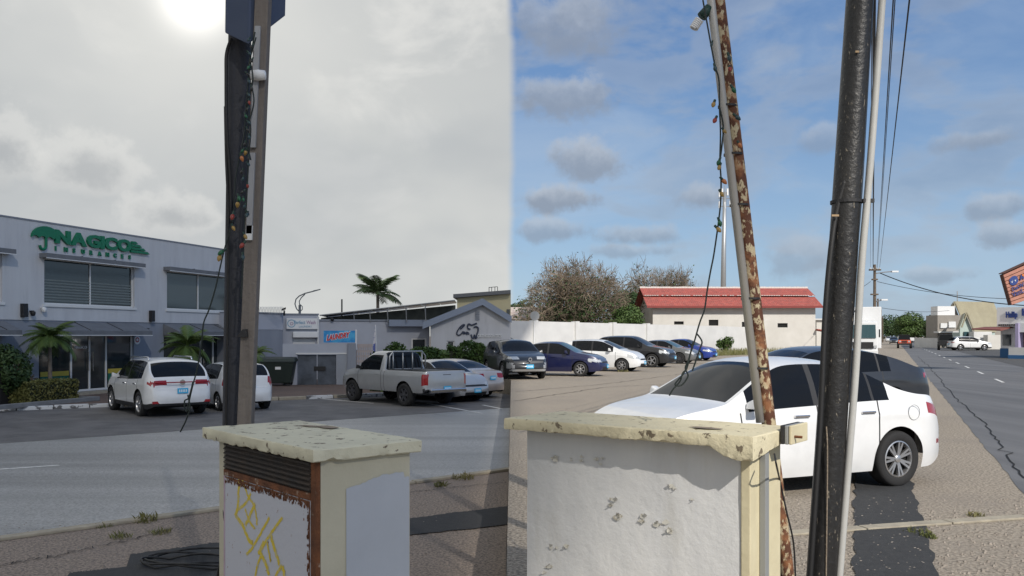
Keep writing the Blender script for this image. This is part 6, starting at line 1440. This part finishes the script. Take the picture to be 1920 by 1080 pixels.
for k in range(700):
    px, py = rng.uniform(1465,1920), rng.uniform(930,1079); b_ = gnd(px,py)
    s = rng.uniform(.004,.013); gv.hexa([(b_.x-s,b_.y-s,0),(b_.x+s,b_.y-s*.8,0),(b_.x+s*.8,b_.y+s,0),(b_.x-s,b_.y+s*.7,0),(b_.x-s*.5,b_.y-s*.5,s),(b_.x+s*.6,b_.y-s*.4,s*1.1),(b_.x+s*.4,b_.y+s*.5,s),(b_.x-s*.4,b_.y+s*.4,s*.9)])
gvo = gv.build('gravel', mat('pale_gravel', (.40,.36,.32), .9)); gvo['kind'] = 'stuff'; gvo['label'] = 'loose grit on the beige asphalt'

# ------------------------------------------------------------------ right: mast, truck, far street
ms = empty('telecom_mast', (at(1355,630,200).x,200,0), 0, 'slim grey telecom mast with antennas rising behind the red roof', 'mast')
MB().tube([Vector((at(1355,630,200).x,200,0)), at(1357,470,200), at(1359,360,200)], [.75,.55,.38], 14).build('shaft', m_steel, ms, world=True, smooth=True)
MB().tube([at(1359,360,200), at(1359,348,200)], .09, 6).build('tip', m_steel, ms, world=True)
for py in (372,387):
    MB().tube([at(1347,py,200), at(1371,py,200)], .09, 6).build('platform_rail', m_steel, ms, world=True)
for px, py in ((1349,363),(1354,360),(1364,360),(1369,363),(1349,384),(1369,383),(1359,385)): MB().box(at(px-1,py+6,199.6), at(px+1,py-6,200)).build('antenna', m_frame_w, ms, world=True)
tr = empty('box_truck', (at(1620,630,64).x,64,0), -R(22), 'white box truck facing the viewer, partly hidden by the black pole', 'truck')
MB().box((-1.25,2.2,.75),(1.25,8.5,3.95)).build('cargo_box', m_white, tr, bevel=.05)
MB().hexa([(-1.1,.1,.55),(.95,.1,.55),(.95,2.1,.55),(-1.1,2.1,.55),(-1.08,.35,2.75),(.93,.35,2.75),(.93,2.1,2.85),(-1.08,2.1,2.85)]).build('cab', m_white, tr, bevel=.06)
MB().hexa([(-.98,.135,1.55),(.83,.135,1.55),(.83,.2,1.55),(-.98,.2,1.55),(-.95,.27,2.55),(.80,.27,2.55),(.80,.33,2.55),(-.95,.33,2.55)]).build('windshield', m_glass_clear, tr)
MB().box((-.8,.03,.75),(.65,.085,1.25)).build('grille', m_trim, tr, bevel=.02); MB().box((-1.12,-.05,.35),(.97,.2,.62)).build('bumper', m_white, tr, bevel=.03)
for x in (-.95,.70): MB().box((x,.04,.80),(x+.2,.09,1.0)).build('headlight', m_lamp, tr)
for x in (-1.25,1.02): MB().box((x,.2,1.6),(x+.10,.35,2.2)).build('mirror', m_trim, tr)
MB().box((-.75,2.18,3.55),(-.2,2.197,3.68)).build('lettering_plate', m_trim, tr)
for x in (-.95,.70):
    for y in (1.0,7.0): MB().lathe([(.2,-.13),(.44,-.13),(.46,0),(.44,.13),(.2,.13)], 20, 'x', (x+.12,y,.46)).build('wheel', m_rubber, tr, smooth=40)
def small_jeep(name, label, x, y, rz, m, cat='car', s=1.0):
    t = empty(name, (x,y,0), rz, label, cat)
    MB().hexa([(-.8,-2,.55),(.8,-2,.55),(.8,1.9,.55),(-.8,1.9,.55),(-.78,-1.95,1.15),(.78,-1.95,1.15),(.8,1.9,1.2),(-.8,1.9,1.2)]).build('body', m, t, bevel=.04)
    MB().hexa([(-.74,-.7,1.16),(.74,-.7,1.16),(.76,1.85,1.205),(-.76,1.85,1.205),(-.66,-.35,1.78),(.66,-.35,1.78),(.68,1.8,1.8),(-.68,1.8,1.8)]).build('cabin', m_glass, t, bevel=.03)
    MB().box((-.70,-.4,1.79),(.70,1.85,1.87)).build('roof', m if m is P_black else m_trim, t, bevel=.03)
    MB().box((-.85,-2.2,.5),(.85,-2.0,.72)).build('bumper', m_trim, t, bevel=.03)
    for k in range(7): MB().box((-.34+k*.1,-2.03,.78),(-.29+k*.1,-1.95,1.08)).build('grille_slot', m_trim, t)
    for sg_ in (-1,1):
        MB().lathe([(.001,-.05),(.12,-.05),(.12,0)], 14, 'y', (sg_*.55,-1.97,.95)).build('headlight', m_lamp, t)
        for yy in (-1.3,1.25):
            MB().lathe([(.2,-.14),(.38,-.14),(.40,0),(.38,.14),(.2,.14)], 20, 'x', (sg_*.80,yy,.40)).build('wheel', m_rubber, t, smooth=40)
        MB().box((sg_*.78,-1.85,.82),(sg_*.96,-.8,.98)).build('fender', m_trim, t, bevel=.03)
    return t
q = gnd(1693,653); small_jeep('off_road_car', 'orange-red off-road car with black roof driving towards the viewer', q.x+.2, q.y, -R(24), P_orange)
q = gnd(1774,656.3); t = small_jeep('off_road_car', 'black off-road car with a spare wheel cover beside the white crossover', q.x, q.y, R(180)-R(27), P_black)
MB().lathe([(.001,.0),(.36,.0),(.38,.12),(.36,.24),(.001,.24)], 20, 'y', (0,-2.27,1.12)).build('spare_wheel', mat('brown_cover', (.30,.19,.09), .7), t, smooth=40)
q = g2(1801,657.2,0); car('parked_suv', 'white crossover parked side-on before the far grey building', suv(4.5,1.85,1.65,.36), P_white, 'RR', q, -4, 0)
for k, (px, py, c_, lb_) in enumerate(((1668,645,P_black,'dark distant car behind the orange off-road car'),(1661,641,P_white,'white distant car farthest up the road'),(1672,640,P_silver,'silver distant car far up the road'))):
    q = g2(px,py,0); car('distant_car', lb_, hatch(4.0,1.7,1.5,.31), c_, 'FR', q, -114, 0, detail=False)
tk = empty('delivery_truck', (at(1706,630,215).x,215,0), -R(20), 'teal and white delivery truck behind the orange off-road car', 'truck'); MB().box((-1.2,0,.7),(1.2,6,3.0)).build('cargo_box', mat('teal_truck', (.10,.33,.38), .5), tk, bevel=.05); MB().box((-1.1,-1.7,.5),(1.1,-.05,2.2)).build('cab', m_white, tk, bevel=.08); MB().box((-.95,-1.74,1.35),(.95,-1.705,2.0)).build('windshield', m_glass, tk)
for x in (-.95,.95):
    for y in (-1.0,4.5): MB().lathe([(.2,-.13),(.42,-.13),(.42,.13),(.2,.13)], 16, 'x', (x,y,.42)).build('wheel', m_rubber, tk)
q = at(1711,630,150); leafy_tree((q.x+6.5,q.y+12,0), at(1711,580,165).z, 10.5, 'large round green tree at the bend of the far road', seed=41, n=9000, m=m_leaf, leaf=.2, crown_from=.12)
q = at(1747,630,140); leafy_tree((q.x,q.y,0), 5.2, 3.4, 'smaller ragged green tree right of the large round tree', seed=43, n=2500, m=m_leaf, leaf=.2, crown_from=.2)
for k, (px, d_, h_, w_) in enumerate(((1655,260,8,12),(1672,300,9.5,16),(1690,330,10,18),(1640,300,8.5,13),(1735,300,8,16),(1760,220,7,10))):
    q = at(px,630,d_); leafy_tree((q.x,q.y,0), h_, w_, 'hazy distant tree %s' % ('left of the road end','at the road end','right of the road end','behind the box truck','behind the ragged tree','behind the grey gabled building')[k], seed=60+k, n=2600, m=m_leaf_dark, leaf=.38, crown_from=.1, group='distant trees')
fw = MB().hexa([at(1716,655,128),at(1758,655,120),at(1758,655,120)+Vector((0,.3,0)),at(1716,655,128)+Vector((0,.3,0)),at(1716,633,128),at(1758,634,120),at(1758,634,120)+Vector((0,.3,0)),at(1716,633,128)+Vector((0,.3,0))])
tag(fw.build('garden_wall', m_wallw), 'low white garden wall below the far trees', 'wall')
# grey-beige gabled buildings
m_bg1 = mat('grey_beige_wall', (.30,.28,.25), .9, col2=(.24,.22,.20), nscale=.6); m_bg2 = mat('khaki_roof', (.36,.33,.23), .85, col2=(.30,.27,.19), nscale=.8); m_mint = mat('mint_wall', (.42,.50,.47), .85)
def gable_house(name, label, px_l, px_a, px_r, py_e, py_a, d, depth, mw, mr, px_roof_r, py_b=660):
    t = empty(name, (at((px_l+px_r)/2,630,d).x, d, 0), 0, label, 'building')
    l_, a_, r_2 = at(px_l,py_e,d), at(px_a,py_a,d), at(px_r,py_e+6,d)
    MB().prism([(l_.x,d,0),(r_2.x,d,0),r_2,a_,l_], (0,.3,0)).build('front_wall', mw, t, world=True)
    e = Vector((at(px_roof_r,630,d).x-r_2.x, depth*.2, 0))           # body runs to the right, along the street
    up = Vector((0,0,.15))
    MB().hexa([a_-Vector((.2,.4,0)), r_2+Vector((.2,-.4,-.2)), r_2+e+Vector((.2,0,-.2)), a_+e, a_-Vector((.2,.4,0))+up, r_2+Vector((.2,-.4,-.2))+up, r_2+e+Vector((.2,0,-.2))+up, a_+e+up]).build('roof', mr, t, world=True)
    MB().hexa([a_-Vector((.2,.4,.02)), l_+Vector((-.3,-.4,-.25)), l_+Vector((-.3+depth*.5,depth,-.25)), a_+Vector((-.2+depth*.5,depth,-.02)), a_-Vector((.2,.4,-.13)), l_+Vector((-.3,-.4,-.10)), l_+Vector((-.3+depth*.5,depth,-.10)), a_+Vector((-.2+depth*.5,depth,.13))]).build('roof', mr, t, world=True)
    MB().hexa([(r_2.x+.003,d+.1,0),(r_2.x+e.x,d+e.y,0),(r_2.x+e.x,d+e.y+depth*.5,0),(r_2.x+.003,d+depth*.5,0),(r_2.x+.003,d+.1,r_2.z-.2),(r_2.x+e.x,d+e.y,r_2.z-.2),(r_2.x+e.x,d+e.y+depth*.5,r_2.z-.2),(r_2.x+.003,d+depth*.5,r_2.z-.2)]).build('side_wall', mw, t, world=True)
    for s_, p_ in ((a_,l_),(a_,r_2)): MB().tube([s_+Vector((0,-.42,.1)), p_+Vector((0,-.42,.0))], .09, 6).build('bargeboard', m_bg2, t, world=True)
    return t
g1 = gable_house('gabled_building', 'tall grey-beige gabled building with a khaki roof', 1779,1788,1805,606,567,126,14,m_bg1,m_bg2,1900)
MB().box(at(1758,655,122), at(1801,592,125.4)).build('front_block', m_bg1, g1, world=True)
for (x0,x1,y0,y1) in ((1764,1775,606,615),(1779,1791,603,614)): MB().box(at(x0,y1,121.8), at(x1,y0,121.97)).build('sign_board', m_frame, g1, world=True)
MB().box(at(1760,624,120.5), at(1802,621.5,121.95)).build('canopy', m_frame, g1, world=True)
for px in (1768,1776,1784,1794): MB().box(at(px,650,121.8), at(px+4,628,121.97)).build('door', m_wglass, g1, world=True)
MB().box(at(1758,591,123), at(1777,575,125)).build('roof_tank', m_white, g1, world=True); MB().tube([at(1795,567,126),at(1795,546,126)], .07, 6).build('aerial', m_steel, g1, world=True)
g2_ = gable_house('gabled_shop', 'lower mint-fronted gabled shop with a khaki roof', 1800,1810,1823,614,588,110,10,m_mint,m_bg2,1882)
for px in (1808,1814): MB().box(at(px,634,109.8), at(px+4,622,109.97)).build('window', m_glass_clear, g2_, world=True)
MB().box(at(1826,654,108.4), at(1850,622,109.6)).build('garage_front', m_wallw, g2_, world=True); MB().box(at(1829,652,108.2), at(1848,634,108.38)).build('garage_door', m_frame, g2_, world=True); MB().box(at(1852,655,107.0), at(1868,628,108.0)).build('annex_front', m_houseg, g2_, world=True)
# shop at the right edge
m_shopb = mat('blue_plinth', (.03,.12,.28), .7); m_blueL = mat('blue_letters', (.02,.05,.22), .5); m_purple = mat('purple_poster', (.16,.10,.30), .6, col2=(.6,.55,.6), nscale=2.5, thr=(.5,.56)); m_brownd = mat('brown_door', (.30,.10,.045), .6)
S_ = Wall(at(1869,630,66).x, 66, .70, -1.0, 0)
sp_ = S_.empty('corner_shop', 'white shop with blue lettering and blue plinth at the right edge', 'shop'); su = S_.u_(1975)
zt_ = S_.hit(1890,576)[1]; zfa = S_.hit(1890,612)[1]; zpl = .75
MB().box((0,0,zfa),(su,6,zt_)).build('upper_wall', m_white, sp_); MB().box((0,.6,zpl),(su,6,zfa-.003)).build('lower_wall', m_white, sp_); MB().box((0,.5,0),(su,6,zpl-.003)).build('plinth', m_shopb, sp_)
MB().hexa([(-1.2,-1.4,zfa-.25),(S_.u_(1893),-1.4,zfa-.35),(S_.u_(1893),.59,zfa-.10),(-1.2,.59,zfa-.10),(-1.2,-1.4,zfa-.15),(S_.u_(1893),-1.4,zfa-.25),(S_.u_(1893),.59,zfa-.01),(-1.2,.59,zfa-.01)]).build('awning', mat('red_brown_awning', (.20,.07,.06), .8), sp_)
r = S_.rect(1873,1889,627,648); MB().box((r[0],.56,r[2]),(r[1],.596,r[3])).build('window', m_wglass, sp_)
r = S_.rect(1898,1907,619,656); MB().box((r[0],.54,r[2]),(r[1],.596,r[3])).build('poster', m_purple, sp_)
ps_ = S_.rect(1907,1913,606,660); MB().box((ps_[0],-.3,0),(ps_[1],.49,ps_[3])).build('pillar', mat('lilac_pillar', (.38,.34,.52), .7), sp_); bd = S_.rect(1913,1925,613,616); MB().box((ps_[1]+.005,-.12,zfa-.45),(su,-.004,zfa+.25)).build('sign_band', m_frame_w, sp_)
r = S_.rect(1913,1922,624,656); MB().box((r[0],.55,.75),(r[1]+.8,.596,r[3])).build('door', m_brownd, sp_)
MB().box((S_.u_(1909),-1.5,0),(su,-1.3,.85)).build('low_wall', m_wallw, sp_); MB().box((S_.u_(1908.5),-1.55,0),(su,-1.505,.28)).build('low_wall_base', m_shopb, sp_)
u, z = S_.hit(1886.5,599); on_wall(text_mb('Hallip', w=S_.u_(1908)-u, h=1.05*(S_.hit(1890,586)[1]-S_.hit(1890,600)[1]), bold=.04, extrude=.03), u, -.05, z).build('lettering', m_blueL, sp_)
u, z = S_.hit(1916.5,592); on_wall(text_mb('H', h=.55, bold=.05, extrude=.03), u, -.05, z).build('lettering', m_blueL, sp_)
for k in range(9):
    u = S_.u_(1872+k*4); MB().box((u,-.03,zfa+.05),(u+.12,-.004,zfa+.17)).build('stud', m_under, sp_)
# tilted plank billboard, cropped by the right edge of the view
bb = empty('plank_billboard', (at(1900,630,40).x,40,0), 0, 'tilted orange-pink plank billboard with blue lettering at the right edge', 'billboard')
m_plank = mat('salmon_plank', (.50,.24,.18), .75, col2=(.40,.18,.13), nscale=4); m_plankd = mat('dark_gap', (.10,.05,.04), .9); m_orangeL = mat('orange_letters', (.65,.20,.04), .6)
TL, BL = at(1881,515,40), at(1897,572,40); TR, BR = at(1990,466,40), at(2006,536,40)
def bpt(u, v, off=0): return TL.lerp(TR,u).lerp(BL.lerp(BR,u), v)-Vector((0,off,0))
MB().hexa([bpt(0,1)+Vector((0,.30,0)),bpt(1,1)+Vector((0,.30,0)),bpt(1,1)+Vector((0,.05,0)),bpt(0,1)+Vector((0,.05,0)),bpt(0,0)+Vector((0,.30,0)),bpt(1,0)+Vector((0,.30,0)),bpt(1,0)+Vector((0,.05,0)),bpt(0,0)+Vector((0,.05,0))]).build('backing', m_plankd, bb, world=True)
for k in range(9):
    a_, b_ = k/9+.008, (k+1)/9-.012
    MB().hexa([bpt(0,b_,.03),bpt(1,b_,.03),bpt(1,b_,-.04),bpt(0,b_,-.04),bpt(0,a_,.03),bpt(1,a_,.03),bpt(1,a_,-.04),bpt(0,a_,-.04)]).build('plank', m_plank, bb, world=True)
MB().hexa([bpt(-.01,-.035,.08),bpt(1,-.035,.08),bpt(1,-.035,-.3),bpt(-.01,-.035,-.3),bpt(-.01,-.06,.08),bpt(1,-.06,.08),bpt(1,-.06,-.3),bpt(-.01,-.06,-.3)]).build('top_trim', m_plankd, bb, world=True)
ux = (TR-TL).normalized(); uy = (TL-BL).normalized()
def bill_text(s_, px, py, h_, m, bold=.04):
    t_ = text_mb(s_, h=h_, bold=bold, extrude=.01); o_ = at(px,py,39.95); t_.v = [o_+ux*p_.x+Vector((uy.x,0,uy.z))*p_.y+Vector((0,-.03-p_.z,0)) for p_ in t_.v]; t_.build('lettering', m, bb, world=True)
bill_text('DeWi', 1898, 546.5, .19, m_blueL, .012); bill_text('VanL', 1898, 557.5, .21, m_blueL, .012); bill_text('A', 1912, 526, .22, m_blueL)
mb = MB(); c_ = at(1901,526,39.93); mb.quad(*[c_+ux*.24*math.cos(k*.524)*(1.0 if k % 3 else .85)+uy*.21*math.sin(k*.524) for k in range(12)]); mb.build('emblem', m_blueL, bb, world=True)
for dx in (-.10,.07): mb = MB(); c2 = c_+ux*dx+Vector((0,-.012,-.02)); mb.quad(c2+ux*-.05+uy*.05, c2+uy*-.06, c2+ux*.06+uy*.07, c2+uy*.0); mb.build('emblem_mark', m_white, bb, world=True)
MB().tube([at(1935,572,40.2), Vector((at(1935,572,40.2).x,40.2,0))], .16, 10).build('post', m_steel, bb, world=True); bill_text('A', 1915.5, 520, .14, m_orangeL)
# power poles along the road and the wires
pw = empty('power_pole', (at(1640,630,75).x,75,0), 0, 'far wooden power pole with crossarms and two street lights', 'power pole')
MB().tube([Vector((at(1640,630,75).x,75,0)), at(1640,496,75)], [.16,.11], 10).build('shaft', m_bark, pw, world=True)
for py, l_, r_2 in ((506,-9,10),(524,-4,4),(552,-6,5)): MB().box(at(1640+l_,py+1.2,74.8), at(1640+r_2,py-1.2,75.05)).build('crossarm', m_bark, pw, world=True)
for px in (1632,1637,1644,1649): MB().lathe([(.001,0),(.05,.01),(.07,.06),(.04,.14),(.001,.15)], 8, 'z', at(px,505,74.9)).build('insulator', m_frame, pw, world=True)
for py, e in ((512,1682),(565,1662)): 
    MB().tube([at(1641,py+1,75), at(1660 if e > 1670 else 1652,py-2,75), at(e-8,py-3,75)], .05, 6).build('lamp_arm', m_steel, pw, world=True); MB().box(at(e-9,py-1.6,74.8), at(e,py-4,75.1)).build('lamp_head', m_frame_w, pw, world=True)
for k in range(3):
    px, d_ = (1646,1652,1655)[k], (125,170,215)[k]; o = MB().tube([Vector((at(px,630,d_).x,d_,0)), at(px,(560,580,592)[k],d_)], .13, 8).build('power_pole', m_bark); tag(o, ('second','third','farthest')[k]+' power pole in the line along the road', 'power pole', 'power poles far down the road')
def wire(pts, r, label, sag=0.0):
    a_, b_ = pts; P = [a_.lerp(b_, k/24)-Vector((0,0,sag*4*(k/24)*(1-k/24))) for k in range(25)]
    tag(MB().tube(P, r, 5).build('overhead_wire', m_cable, smooth=True), label, 'wire', 'overhead wires')
wire((at(1722,-150,9), at(1649,505,75)), .012, 'rightmost overhead wire running from the upper edge to the far power pole')
wire((at(1684,-150,9), at(1644,505,75)), .010, 'middle overhead wire of the close pair above the straight road'); wire((at(1688,-150,9.2), at(1645,506,75)), .008, 'thinner wire beside the middle overhead wire')
wire((at(1640,-150,8), at(1637,505,75)), .022, 'thick overhead cable just right of the grey conduit'); wire((at(1636,-150,9.5), at(1632,506,75)), .008, 'thin overhead wire left of the thick cable')
wire((at(1650,512,75), at(1925,573,62)), .04, 'heavy sagging cable from the far pole to the corner shop', .55); wire((at(1645,528,75), at(1925,561,62)), .022, 'thin cable from the far pole to the billboard', .35)
wire((at(1640,575,76), at(1780,582,105)), .02, 'thin cable from the far pole to the gabled building roof', .3); wire((at(1632,528,75), at(1560,560,110)), .02, 'thin cable from the far pole towards the cream annex', .4)
